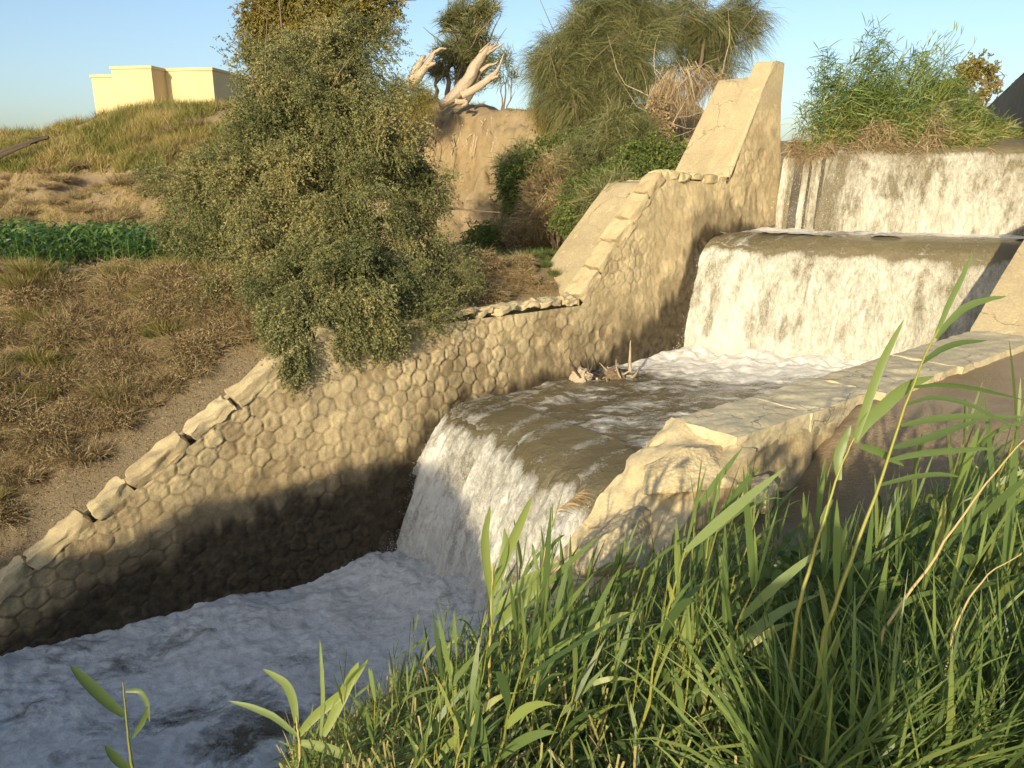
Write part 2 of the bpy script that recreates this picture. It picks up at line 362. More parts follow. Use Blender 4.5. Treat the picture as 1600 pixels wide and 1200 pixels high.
def watermat(name, base, foam, sc=1.0, rot=0.0, stx=(1, 1, 1), rough=.12, thin=.5, spec=.5, bmp=.35, fine=1.0, fst=(1, 1, 1), wts=(.6, .28, .22)):
    """murky water with broken foam; aux is how much foam there is, tint a smooth shade of silt"""
    m, nt, out = newmat(name); v = geo(nt); vs = stretch(nt, v, stx, (0, 0, rot))
    wv = nd(nt, 'ShaderNodeTexNoise', {'Vector': vs, 'Scale': 1.6 * sc, 'Detail': 3.0}).outputs['Color']
    wv2 = nd(nt, 'ShaderNodeVectorMath', {0: wv, 1: (.55 / sc,) * 3}, operation='MULTIPLY').outputs[0]
    vw = nd(nt, 'ShaderNodeVectorMath', {0: vs, 1: wv2}, operation='ADD').outputs[0]
    a = noise(nt, vw, 2.2 * sc, 8, .68); b = noise(nt, vw, 9 * sc, 6, .7); fn = noise(nt, stretch(nt, v, fst, (0, 0, rot)), 34 * sc * fine, 5, .8)
    k = mth(nt, 'ADD', mth(nt, 'MULTIPLY', a, wts[0]), mth(nt, 'ADD', mth(nt, 'MULTIPLY', b, wts[1]), mth(nt, 'MULTIPLY', fn, wts[2])))
    th = mapr(nt, attr(nt, 'aux'), 0, 1, .82, .30)
    d = mth(nt, 'SUBTRACT', k, th); f = mapr(nt, d, -.05, .12 * thin / .5)
    fc = mixc(nt, mapr(nt, b, .3, .7), tuple(c * .66 for c in foam), foam)
    bc = mixc(nt, attr(nt, 'tint'), tuple(c * .75 for c in base), tuple(c * 1.3 for c in base))
    col = mixc(nt, f, bc, fc)
    h = mth(nt, 'ADD', mth(nt, 'MULTIPLY', a, .8), mth(nt, 'ADD', mth(nt, 'MULTIPLY', b, .35), mth(nt, 'MULTIPLY', mth(nt, 'MULTIPLY', fn, f), .55)))
    princ(nt, out, col, mapr(nt, f, 0, .7, rough, .75), spec, bump(nt, h, bmp, .10)); return m

# ------------------------------------------------------------------ ground sheet
BX = [-400, -40, -19, -12, -6, -1.7, 2, 6, 9, 12, 16, 30, 400]
BY = [60, 36, 29, 28, 27, 25.4, 22.0, 22.6, 26, 33, 45, 70, 300]
def H(X, Y, detail=True):
    X = np.asarray(X, float); Y = np.asarray(Y, float); s, p = SPc(X, Y)
    zb = np.interp(s, [-30, -9, -4.83, 0, 6, 9, 11, 13.5, 16], [-6.8, -6.8, -5.62, -2.62, -2.66, -2.2, -1.3, 0, .8])
    pe = np.interp(s, [-30, -6, -3.7, -2.3, -1, 0, 3, 6, 8, 14], [-7, -5.6, -5, -4.3, -3.0, -2.3, -1.9, -1.8, -2.4, -2.6])
    zt = np.interp(s, [-10, 4, 9, 16], [-1.8, -1.9, -1.95, -1.9]) - .055 * np.clip(Y - 17, 0, 9) * sstep(-12, -6, X)
    t = np.clip((-.62 - p) / (-.62 - pe), 0, 1)
    zf = zb + (zt - zb) * (t * (1.25 - .25 * t))
    yb = np.interp(X, BX, BY) + .5 * vn(X * .35, 3.1); e = Y - yb
    cliff = np.interp(e, [0, .7, 3.0, 3.7, 5, 9, 40, 400], [0, .5, 3.2, 4.5, 5.0, 5.1, 4.2, -3])
    left = np.interp(e, [-2, 0, 3, 5, 11, 16, 60, 400], [0, .15, 1.3, 2.1, 4.3, 4.6, 4.0, -3])
    w = sstep(-11, -5, X); left = left * np.interp(X, [-60, -33, -27, -22, -18, -10], [.5, .74, .86, .98, 1.16, 1.16])
    hill = left * (1 - w) + cliff * w
    hill = hill * np.interp(X, [-3, 3, 9], [1, .95, .9])
    zf = zf + hill
    ro = np.clip(hill / 2.5, 0, 1)
    if detail:
        nz = .07 * fbm(X * 1.1, Y * 1.1, 1.0, 4) + .035 * fbm(X * 5, Y * 5, 2.0, 3)
        zf = zf + nz * np.clip(-p - .5, 0, 1) * 1.2 + ro * (.22 * fbm(X * .55, Y * .4, 7.0, 4) - .1) + (1 - w) * sstep(.2, .8, hill) * sstep(3.2, 2.2, hill) * (.30 * fbm(X * 1.3, Y * .8, 12.0, 4) - .25 * abs(fbm(X * 2.2, Y * .7, 13.0, 3)))
        g = w * sstep(.2, 1.5, e) * (1 - sstep(3, 5, e))
        zf = zf - g * (.5 * np.clip(fbm(X * 1.5, Y * .35, 5.0, 4) + .1, 0, 1) + .45 * abs(fbm(X * 2.6, Y * .9, 6.0, 4)) + 1.1 * np.clip(.25 - abs(fbm(X * 2.2 + .4 * vn(Y * 3, X), Y * .5, 8.0, 3)), 0, .25) + .22 * fbm(X * 5, Y * 4, 6.5, 3))
        lp = np.clip((-p - .9), 0, 1) * np.clip((p - pe + .3), 0, 1)
        zf = zf + lp * .16 * fbm(X * 1.6, Y * 1.6, 9.0, 3)
    # near bank
    zu = np.interp(p, [7.7, 8.6, 10, 11.7, 14, 40, 400], [-2.60, -2.58, -2.50, -2.2, -1.8, -1.2, 1.0]) + .72 * np.clip(s - 8.6, 0, 4.5) * sstep(14, 9, p)
    zd = np.interp(p, [3.8, 4.6, 5.2, 7, 8.5, 10, 11.7, 14, 40, 400], [-7.6, -6.95, -6.4, -4.4, -3.05, -2.5, -1.95, -1.75, -1.2, 1.0])
    zr_ = -.75 + .25 * vn(s * .5, 2.0); bb = sstep(-9.3, -11.5, s) * sstep(-60, -45, s) * np.exp(-((p - 7.8) / 2.0) ** 4)  # ridge out of view, shaped to shade the river and lower wall
    zd = zd + (zr_ - zd) * bb
    zu = zu - .62 * sstep(3.4, 1.6, s) * sstep(9.9, 8.9, p)
    m = sstep(-1.6, .2, s)
    bed = np.where(s < 2.9, -7.6, np.where(s - .65 * p < 10.85, -5.4, np.where(s - .65 * p < 13.95, -2.6, .25)))
    m2 = sstep(7.25, 7.6, p)
    znear = zd * (1 - m) + (bed * (1 - m2) + zu * m2) * m
    if detail:
        znear = znear + .028 * fbm(X * 1.3, Y * 1.3, 4.0, 4) * np.clip(p - 7.6, 0, 1)
    znear = np.where((p < 4.6) , np.minimum(znear, bed), znear)
    k = sstep(-.58, -.22, p)
    z = zf * (1 - k) + znear * k
    up = sstep(13.9, 14.05, s - .65 * np.clip(p, 0, 20)) * sstep(-1.5, 0, p) * sstep(24, 14, p)
    z = np.where(up > .5, np.where(p < 3.4, .32, .2), z)
    return z
def axis(parts):
    return np.unique(np.concatenate([np.arange(a, b, st) for a, b, st in parts]))
gx = np.concatenate([-np.geomspace(1500, 42, 14), axis([(-40, -15, .5), (-15, 13, .11), (13, 40, .5)]), np.geomspace(42, 1500, 14)])
gy = np.concatenate([-np.geomspace(1500, 42, 12), axis([(-40, 1, .5), (1, 30.5, .11), (30.5, 48, .3), (48, 80, 2)]), np.geomspace(82, 1500, 14)])
GX, GY = np.meshgrid(gx, gy, indexing='ij'); GZ = H(GX, GY)
gs, gp = SPc(GX, GY)
scree = sstep(-1.7, -.9, gp) * sstep(-.1, -.6, gp) * sstep(-8, -5, gs) * sstep(.2, -1.2, gs)
scree = np.clip(scree * (1.3 + .8 * fbm(GX * 1.4, GY * 1.4, 2.0, 3)) + .55 * sstep(-3.2, -1.6, gp) * sstep(-.2, -.6, gp) * sstep(-8, -5, gs) * sstep(-.6, -2.2, gs), 0, 1)
sandy = np.clip(.5 * sstep(20, 22, GY) + 1.0 * sstep(7.2, 7.6, gp) * sstep(-1.5, .3, gs) * sstep(11, 9, gp), 0, 1) * (.75 + .5 * fbm(GX * .7, GY * .7, 3.0, 3))
mb = MB(); mb.grid(np.stack([GX, GY, GZ], -1), np.clip(.3 + sandy * .6, 0, 1), scree)
ground = mb.build('ground', M['ground']); tag(ground, 'dry brown earth banks and hill beside the canal', 'ground', kind='structure')
def gpt(x, y, dz=0.0):
    return np.stack(np.broadcast_arrays(np.asarray(x, float), np.asarray(y, float), H(x, y) + dz), -1)

# ------------------------------------------------------------------ far canal wall
TOPL = [(-10, -8.6), (-4.83, -5.5), (0, -2.5), (6.05, -2.55), (8.84, .06), (11.25, -.10)]
TOPU = [(11.25, -.10), (13.02, 2.62), (13.12, 2.75), (13.5, 2.72)]
TS = np.array([a for a, b in TOPL + TOPU[1:]]); TZ = np.array([b for a, b in TOPL + TOPU[1:]])
def top(s): return np.interp(s, TS, TZ)
def pface(s, z): return np.interp(s, [-9, -5, .8, 2, 15], [-.6, -.25, .48, .45, .35]) * (-2.5 - z) / 4.2
def hexes(a, b, Rr):
    """cell id and distance to the cell's edge for pointed-top hexagons of radius Rr"""
    q = (math.sqrt(3) / 3 * a - b / 3) / Rr; r = (2 / 3 * b) / Rr; x = q; z = r; y = -x - z
    rx, ry, rz = np.round(x), np.round(y), np.round(z); dx, dy, dz = abs(rx - x), abs(ry - y), abs(rz - z)
    c1 = (dx > dy) & (dx > dz); c2 = ~c1 & (dy > dz)
    rx = np.where(c1, -ry - rz, rx); rz = np.where(~c1 & ~c2, -rx - ry, rz)
    cx = Rr * math.sqrt(3) * (rx + rz / 2); cy = Rr * 1.5 * rz; ux, uy = a - cx, b - cy
    inr = Rr * math.sqrt(3) / 2
    m = np.maximum.reduce([abs(ux), abs(.5 * ux + .8660254 * uy), abs(.5 * ux - .8660254 * uy)])
    return rx, rz, inr - m, ux, uy
def far_wall():
    root = empty('canal_wall', W(3, -.3, -7.5), 'long stepped canal wall of hexagonal stones on the far bank of the water', 'canal wall')
    s = np.arange(-9.6, 13.5001, .026); nv = 190; tv = np.linspace(0, 1, nv)
    bt = top(s) - np.where(s < 11.25, .17, .13); S = np.repeat(s[:, None], nv, 1); Z = -7.6 + (bt[:, None] + 7.6) * tv[None]
    wx = S + .022 * fbm(S * 2.0, Z * 2.0, 1.1, 3); wz = Z + .022 * fbm(S * 2.0, Z * 2.0, 8.1, 3)
    tl = .10; ca, sa = math.cos(tl), math.sin(tl)
    i, j, ed, ux, uy = hexes(wx * ca + wz * sa, -wx * sa + wz * ca, .18)
    hr = _h(i, j, i * 0 + 3); hr2 = _h(i, j, i * 0 + 11); hr3 = _h(i, j, i * 0 + 23)
    worn = np.clip(.47 + .75 * fbm(S * .4, Z * .6, 2.7, 3) + .42 * sstep(2.6, 5.0, S) - .3 * sstep(2, -1, S) + .25 * sstep(-4.3, -5.0, Z), 0, .93)   # mortar smeared over joints
    joint = sstep(.001, .020 , ed)
    pill = sstep(0, .06, ed)
    amp = (1 - .9 * worn)
    D = amp * (.025 * joint + .006 * pill + (hr - .5) * .024 * joint) - (hr3 > .95) * .035 * joint * sstep(.0, .05, ed)
    D += .012 * fbm(S * 4, Z * 4, 5.0, 4) + (.3 + amp) * .010 * fbm(S * 12 + hr * 40, Z * 12, 3.0, 3) + .05 * fbm(S * .7, Z * .8, 9.0, 3)
    D += amp * joint * ((hr2 - .5) * .09 * ux + (hr3 - .5) * .09 * uy)
    P = pface(S, Z) + D
    # wet and algae stains
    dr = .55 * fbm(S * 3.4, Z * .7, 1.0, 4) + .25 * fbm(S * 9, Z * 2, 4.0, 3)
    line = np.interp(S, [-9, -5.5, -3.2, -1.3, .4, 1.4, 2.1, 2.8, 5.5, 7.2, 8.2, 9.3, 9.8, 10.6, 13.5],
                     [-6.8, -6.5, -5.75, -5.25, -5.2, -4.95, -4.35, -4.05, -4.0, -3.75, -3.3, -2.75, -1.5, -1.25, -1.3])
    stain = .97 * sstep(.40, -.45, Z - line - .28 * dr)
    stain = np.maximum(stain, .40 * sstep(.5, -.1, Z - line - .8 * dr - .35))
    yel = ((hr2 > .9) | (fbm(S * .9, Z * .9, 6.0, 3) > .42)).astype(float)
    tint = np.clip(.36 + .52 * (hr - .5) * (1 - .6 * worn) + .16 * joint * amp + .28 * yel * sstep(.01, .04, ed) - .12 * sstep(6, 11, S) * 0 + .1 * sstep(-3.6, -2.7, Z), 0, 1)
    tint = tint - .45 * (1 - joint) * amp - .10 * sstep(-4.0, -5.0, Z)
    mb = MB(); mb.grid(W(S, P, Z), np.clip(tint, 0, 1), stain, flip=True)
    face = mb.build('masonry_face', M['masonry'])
    core = MB()
    cl = [(a, b - .171) for a, b in TOPL if a > -9.7]; cl = [(-9.6, top(-9.6) - .171)] + cl
    extrude_sz(core, cl, -7.9, -.40, -.80, tint=.45)
    # upper core behind the coping, kept behind the face's leaning top
    co = core.build('wall_core', M['concrete'])
    sl = MB(); extrude_sz(sl, [(6.0, -2.72), (8.62, -.22), (9.0, -.2)], -6, -.62, -1.75, tint=.6, nz=.02, np_=9)
    slab = sl.build('sloping_slab', M['concrete'])
    sl = MB(); extrude_sz(sl, [(9.0, -.18), (11.2, -.2)], -6, -.62, -1.5, tint=.5, nz=.03, np_=9)
    slab2 = sl.build('landing_slab', M['concrete'])
    sl = MB(); extrude_sz(sl, [(11.15, -.25), (12.95, 2.40), (13.3, 2.42)], -6, -.9, -1.95, tint=.6, nz=.02, np_=9)
    slab3 = sl.build('sloping_slab', M['concrete'])
    sl = MB(); extrude_sz(sl, TOPU, -6.2, -.34, -.95, tint=.75, nz=.015, np_=7, step=.05)
    cap = sl.build('sloping_cap', M['concrete'])
    fr = MB()     # narrow strip that carries the cap out to the masonry face
    ss = np.arange(11.25, 13.501, .05); zz = top(ss)
    prof = np.stack([W(ss, pface(ss, zz) + .05, zz - .14), W(ss, pface(ss, zz) + .05, zz), W(ss, np.full_like(ss, -.36), zz + .006)], 1)
    fr.grid(prof, .72, flip=True)
    en = np.linspace(-7, 2.72, 60); P0 = W(np.full(60, 13.5), pface(13.5, en) + .02, en); P1 = W(np.full(60, 13.5), np.full(60, -1.0), en)
    fr.grid(np.stack([P0, P1], 1), .5, .15, flip=True)
    capf = fr.build('cap_edge', M['concrete'])
    cs = []
    def run(s0, s1, lens, wd, hh, jz=.04, jig=.03):
        a = s0; k = 0
        while a < s1 - .15:
            L = random.uniform(*lens); b = min(a + L, s1); mid = (a + b) / 2; sl_ = (top(b) - top(a)) / (b - a)
            dv = np.array([DX, DY, sl_]); dv = dv / np.linalg.norm(dv); nv_ = np.array([DY, -DX, 0.]); up = np.cross(nv_, dv) * -1
            if up[2] < 0: up = -up
            w_ = wd * random.uniform(.85, 1.1); h_ = hh * random.uniform(.85, 1.15)
            c = W(mid, pface(mid, float(top(mid))) + .05 - w_ / 2 + random.uniform(-jig, jig), float(top(mid)) - h_ / 2 + random.uniform(-.02, .02))
            ln = (b - a) / 2 / max(.6, math.cos(math.atan(sl_))) * .97
            mb = MB(); block(mb, c, dv * ln + nv_ * random.uniform(-.03, .03), nv_ * w_ / 2, up * h_ / 2 * 1.15, jz, random.uniform(.2, .9), random.randint(0, 99), n=13, rnd=.32)
            cs.append(mb.build('coping_stone', M['coping'])); a = b + random.uniform(.0, .05); k += 1
    run(-9.0, -3.6, (.7, 1.2), .40, .20); run(-3.55, -.05, (.45, .95), .42, .2); run(0, 1.3, (.7, .9), .44, .2)
    run(1.35, 6.0, (.3, .9), .4, .11, .05, jig=.06); run(6.1, 8.8, (.4, .55), .5, .2, .025, jig=.02); run(8.85, 11.2, (.35, .6), .5, .17)
    settle(root, face, co, slab, slab2, slab3, cap, capf, *cs)
    return root
far_wall()

# ------------------------------------------------------------------ near canal wall, boulders
def near_wall():
    root = empty('canal_wall', W(8, 7.4, -5), 'low concrete canal wall with broken end on the near bank, tall reeds beside it', 'canal wall')
    # rough masonry under the coping, canal side and bank side
    mb = MB(); s = np.arange(.5, 22, .05)
    tz = np.interp(s, [0, 8.45, 11.6, 14, 17, 22], [-2.5, -2.5, -.05, -.05, 2.6, 2.6])
    for side, p0 in ((0, 6.85), (1, 7.62)):
        tv = np.linspace(0, 1, 60); S = np.repeat(s[:, None], 60, 1); Zt = (tz - .17)[:, None]; Z = -6 + (Zt + 6) * tv[None]
        P = p0 + (.09 if side else -.05) * fbm(S * 1.6, Z * 1.6, 3.0 + side, 5) + (.22 * (1 - tv)[None] if side else -.15 * (1 - tv)[None])
        mb.grid(W(S, P, Z), .5 + .3 * fbm(S * .8, Z * .8, 1.0, 3), .0 if side else .8 * sstep(-3.2, -4, Z), flip=not side)
    zz = np.linspace(-6, -2.8, 30); a, b = W(np.full(30, .52), np.full(30, 6.8), zz), W(np.full(30, .52), np.full(30, 7.75), zz)
    mb.grid(np.stack([a, .5 * (a + b), b], 1), .5, flip=True)
    rub = mb.build('rubble_core', M['boulder'])
    kids = [rub]
    # coping blocks of the level part
    for a, b, w0, w1, h, tn in ((.9, 2.2, 6.84, 7.60, .27, .55), (2.22, 3.55, 6.83, 7.62, .30, .6), (3.57, 5.6, 6.85, 7.75, .3, .5), (5.62, 8.5, 6.85, 7.8, .3, .55)):
        m2 = MB(); c = W((a + b) / 2, (w0 + w1) / 2, -2.5 - h / 2)
        block(m2, c, np.array([DX, DY, 0]) * (b - a) / 2, np.array([DY, -DX, 0]) * (w1 - w0) / 2, np.array([0, 0, h / 2]), .016, tn, int(a * 10), n=37, rnd=.06)
        kids.append(m2.build('coping_slab', M['litcon']))
    m3 = MB(); extrude_sz(m3, [(8.52, -2.50), (11.6, -.05), (14, -.05), (17, 2.6), (22, 2.6)], -5, 6.78, 7.75, tint=.6, nz=.02, np_=9)
    kids.append(m3.build('sloping_slab', M['concrete']))
    be = MB(); extrude_sz(be, [(-1.75, -5.3), (-1.3, -4.45), (-.75, -3.72), (-.35, -3.30), (.1, -2.98), (.5, -2.72), (.95, -2.58)], -6.6, 6.72, 7.72, step=.04, tint=.6, nz=.075, np_=26)
    for v_ in be.v: v_ += .05 * np.stack([fbm(v_[:, 0] * 3 + 9 * k, v_[:, 1] * 3, v_[:, 2] * 3, 4) for k in range(3)], 1)
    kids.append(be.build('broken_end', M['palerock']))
    settle(root, *kids)
near_wall()
BL = [((.42, 7.35, -2.80), (.50, .40, .26), 11, 'large pale boulder lying against the broken end of the near wall'),
      ((-.38, 7.35, -3.36), (.52, .38, .26), 23, 'flat cracked pale slab just below the large boulder at the near wall'),
      ((-1.0, 7.25, -4.05), (.42, .38, .30), 31, 'lowest rounded boulder beside the white water, half hidden by reeds'),
      ((.78, 7.9, -2.98), (.24, .20, .18), 47, 'small rounded stone wedged under the coping of the near wall'),
      ((-.1, 7.95, -3.45), (.34, .3, .22), 53, 'buff boulder on the bank between the near wall and the reeds')]
for c, sz, sd, lb in BL:
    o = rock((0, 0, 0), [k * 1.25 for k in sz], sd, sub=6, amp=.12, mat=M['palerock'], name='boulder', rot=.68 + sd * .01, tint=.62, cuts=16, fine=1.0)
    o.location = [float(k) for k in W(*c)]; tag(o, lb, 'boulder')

# ------------------------------------------------------------------ weirs and right wall
def skew(p): return .65 * p
def weir(name, s0, p1, ztop, zbot, th, label, sk=True):
    mb = MB(); pp = np.linspace(-.25, p1, 60); zz = np.linspace(zbot, ztop, 24)
    Pp, Z = np.meshgrid(pp, zz, indexing='ij'); S = s0 + (skew(Pp) if sk else 0)
    n = .06 * fbm(Pp * 2, Z * 2, s0, 4)
    mb.grid(W(S + n, Pp, Z), .5, .4, flip=False); mb.grid(W(S + th, Pp, Z), .5, .4, flip=True)
    g = np.linspace(0, th, 6); Pq, G = np.meshgrid(pp, g, indexing='ij'); mb.grid(W(s0 + (skew(Pq) if sk else 0) + G, Pq, np.full_like(G, ztop)), .5, .4)
    o = mb.build(name, M['weir']); tag(o, label, 'weir')
weir('weir', 13.62, 12.5, .42, -3, .5, 'uppermost dark stone weir under the thin fall beside the tall wall')
weir('weir', 10.55, 8, -1.75, -5.6, .5, 'middle stone weir under the wide cream waterfall')
weir('weir', 2.62, 6.9, -4.5, -7.6, .8, 'lowest stone weir under the white fall beside the near boulders', sk=False)
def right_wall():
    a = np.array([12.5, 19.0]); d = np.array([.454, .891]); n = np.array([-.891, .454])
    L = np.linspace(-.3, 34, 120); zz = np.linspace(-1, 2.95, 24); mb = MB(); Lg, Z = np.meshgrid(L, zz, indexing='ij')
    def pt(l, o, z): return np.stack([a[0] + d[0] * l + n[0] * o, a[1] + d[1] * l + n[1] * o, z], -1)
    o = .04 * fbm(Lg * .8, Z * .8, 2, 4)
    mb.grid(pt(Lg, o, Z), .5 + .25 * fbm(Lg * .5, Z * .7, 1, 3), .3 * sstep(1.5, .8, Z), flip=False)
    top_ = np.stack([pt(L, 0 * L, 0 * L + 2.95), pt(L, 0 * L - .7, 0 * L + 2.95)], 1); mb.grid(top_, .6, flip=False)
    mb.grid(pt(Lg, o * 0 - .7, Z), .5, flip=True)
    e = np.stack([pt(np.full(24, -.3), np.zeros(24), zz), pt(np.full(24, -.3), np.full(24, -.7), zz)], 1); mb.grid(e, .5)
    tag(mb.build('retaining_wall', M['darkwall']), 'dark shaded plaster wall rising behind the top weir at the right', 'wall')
right_wall()

# ------------------------------------------------------------------ water
M['w_pool'] = watermat('muddy pool water', (.095, .078, .04), (.86, .83, .74), 1.0, -.68, (.55, 1.5, 1), rough=.1, bmp=.5)
M['w_low'] = watermat('foaming river water', (.07, .062, .04), (.93, .93, .88), .8, -.68, (.7, 1.2, 1), rough=.12, bmp=.9, thin=.65, wts=(.52, .36, .26))
M['w_fall'] = watermat('falling water', (.15, .125, .065), (.85, .81, .67), 1.3, 0, (1.35, 1.35, .45), rough=.2, bmp=.8, thin=.9, fst=(1, 1, .6), wts=(.42, .32, .37))
M['w_fall3'] = watermat('white falling water', (.125, .105, .055), (.87, .85, .76), 1.3, 0, (1.35, 1.35, .45), rough=.2, bmp=.8, thin=.9, fst=(1, 1, .6), wts=(.42, .32, .37))
def wob_surface(S, P, amp, f=1.0, seed=0.0):
    return amp * (fbm(S * 1.1 * f, P * 2.0 * f, seed, 4) + .35 * fbm(S * 4 * f, P * 5 * f, seed + 3, 3))
def fall(name, label, mat, s0, sk, p0, p1, prof, foamf, ns=260, nt=150, ruff=.05, tip=0.0, lipf=None):
    """prof: list of (ds downstream, z) down the sheet"""
    prof = np.array(prof, float); tt = np.linspace(0, 1, len(prof)); t = np.linspace(0, 1, nt)
    # smooth the profile
    ds = np.interp(t, tt, prof[:, 0]); z = np.interp(t, tt, prof[:, 1])
    k = np.ones(9) / 9.
    pad = lambda a: np.convolve(np.pad(a, 4, mode='edge'), k, 'valid')
    ds, z = pad(pad(ds)), pad(pad(z))
    pp = np.linspace(p0, p1, ns); Pp, T = np.meshgrid(pp, t, indexing='ij')
    DS = np.repeat(ds[None], ns, 0); Zz = np.repeat(z[None], ns, 0)
    if lipf is not None: DS = DS + lipf(Pp) * sstep(.0, .35, T)
    body = sstep(.22, .6, T)
    str_ = fbm(Pp * 2.6, T * 1.3, s0, 4) * .8 + .5 * fbm(Pp * 8, T * 4.5, s0 + 2, 4)
    DS = DS + body * ruff * str_ * 1.6 + (1 - body) * .02 * fbm(Pp * 1.2, T * 3, s0 + 5, 3)
    Zz = Zz + .35 * ruff * body * fbm(Pp * 5, T * 6, s0 + 9, 3) + .02 * fbm(Pp * 1.3, DS * 1.3, s0, 3)
    S = s0 + (skew(Pp) if sk else 0) - DS
    foam = foamf(Pp, T, S, Zz)
    mb = MB(); mb.grid(W(S, Pp, Zz), np.clip(.5 + .4 * fbm(Pp, T * 2, 1.0, 3), 0, 1), np.clip(foam, 0, 1))
    o = mb.build(name, mat); tag(o, label, 'water', kind='structure'); return o
# top fall (thin sheet left, fuller right)
def f1(P, T, S, Z):
    full = sstep(1.0, 2.0, P)
    b = sstep(.30, .42, T) * (.60 + .20 * sstep(.4, 1, T)) + .12 * fbm(P * 1.2, T * .6, 3, 3)
    thin = .38 + .25 * fbm(P * 5, T * .5, 8, 3)
    b = b + .05 - .40 * np.clip(fbm(P * 5.5, T * 6, 21, 4) - .2, 0, .7) * sstep(.4, .5, T)
    return np.where(T < .25, .05, b * full + thin * (1 - full) * sstep(.25, .35, T))
fall('waterfall', 'top waterfall sheet with dark gaps beside the tall wall', M['w_fall'], 13.62, True, .95, 12.5,
     [(-2.5, .88), (-1.2, .84), (-.5, .76), (0, .62), (.2, .44), (.34, .2), (.46, -.1), (.56, -.45), (.64, -.8), (.7, -1.1), (.76, -1.5)], f1, ns=340)
for k, (a_, b_) in enumerate(((-.1, .16), (.34, .46), (.52, .70), (.78, .98))):
    fall('waterfall', 'thin trickle running down the dark weir stones beside the tall wall', M['w_fall'], 13.60, True, a_, b_,
         [(-.3, .44), (-.05, .43), (.06, .38), (.10, .2), (.12, -.1), (.15, -.4), (.18, -.8), (.2, -1.1), (.22, -1.5)], lambda P, T, S, Z: .66 + .25 * fbm(P * 9, T * 1.2, 8, 3), ns=24, nt=90, ruff=.03)
def f2(P, T, S, Z):
    e = .33 + .05 * fbm(P * 1.6, 0.0, 4.0, 3)
    return np.where(T < e, .24 + .30 * fbm(P * 5, T * 2.5, 2, 4), 0) + sstep(e - .03, e + .07, T) * (.84 + .12 * fbm(P * 1.1, T * .8, 6, 3) - .34 * np.clip(fbm(P * 5.5, T * 6.5, 22, 4) - .25, 0, .7))
fall('waterfall', 'wide cream middle waterfall foaming below a smooth olive lip', M['w_fall'], 10.5, True, .0, 7.0,
     [(-.9, -1.44), (-.45, -1.46), (-.05, -1.52), (.25, -1.70), (.45, -1.98), (.62, -2.4), (.76, -2.85), (.88, -3.3), (.98, -3.75), (1.06, -4.15), (1.12, -4.5)], f2, ns=320, ruff=.06)
def lip3(P): return .10 * sstep(2.15, 2.45, P) + .06 * np.sin(P * 2.2)
def f3(P, T, S, Z):
    e = .30 + .03 * sstep(2.2, 2.45, P) + .06 * fbm(P * 1.7, 0.0, 4.0, 4) + .03 * fbm(P * 7, T * 3, 2.0, 2)
    seam = np.exp(-((P - 2.3) / .05) ** 2) * sstep(.10, .2, T)
    return np.where(T < e, .30 + .26 * fbm(P * 3.2, T * 2.2, 2, 4), 0) + .35 * seam + sstep(e - .04, e + .10, T) * (.88 + .18 * fbm(P * 1.5, T * .9, 6, 4) - .36 * np.clip(fbm(P * 4.2, T * 4, 23, 3) - .25, 0, .7) - .22 * np.exp(-((P - 2.35) / .3) ** 2) * sstep(.9, .5, T))
fall('waterfall', 'lowest white waterfall plunging past the near boulders into the shaded river', M['w_fall3'], 2.55, False, .08, 6.86,
     [(-1.0, -4.20), (-.45, -4.23), (-.12, -4.29), (.12, -4.42), (.36, -4.66), (.60, -5.0), (.82, -5.42), (1.02, -5.86), (1.2, -6.28), (1.34, -6.65), (1.44, -7.0)], f3, ns=380, nt=220, ruff=.10, lipf=lip3)
# pools
def sheet(name, label, mat, s0, s1, p0, p1, z, foamf, amp, ns, npp, slope=0.0, sk=0.0, zf=None, f=1.0):
    s = np.linspace(s0, s1, ns); pp = np.linspace(p0, p1, npp); S, P = np.meshgrid(s, pp, indexing='ij'); S = S + sk * P
    Z = z + wob_surface(S, P, amp, f, z) + (zf(S, P) if zf else 0)
    mb = MB(); mb.grid(W(S, P, Z), np.clip(.5 + .5 * fbm(S * .7, P * 1.2, 2.0, 3), 0, 1), np.clip(foamf(S, P), 0, 1), flip=True)
    tag(mb.build(name, mat), label, 'water', kind='structure')
sheet('pool_water', 'narrow foaming pool between the top and middle falls', M['w_pool'], 11.0, 13.4, -.1, 9, Z1 - .01, lambda S, P: .55 + .3 * sstep(11.5, 12.6, S - .65 * P) + .1 * fbm(S, P, 1, 2), .05, 50, 160, sk=.65)
sheet('pool_water', 'muddy pool with foam streaks between the middle and lowest falls', M['w_pool'], 3.4, 14.2, -.1, 6.9, Z2 - .012,
      lambda S, P: np.clip(.50 + .10 * fbm(S * .6, P * 1.5, 3, 3) + .50 * sstep(6.2, 8.6, S - .55 * P) - .05 * sstep(4.5, 3, S), 0, .9), .05, 330, 240,
      zf=lambda S, P: .10 * sstep(7.2, 9.0, S - .6 * P) * (.6 + fbm(S * 2.2, P * 2.2, 8, 3)))
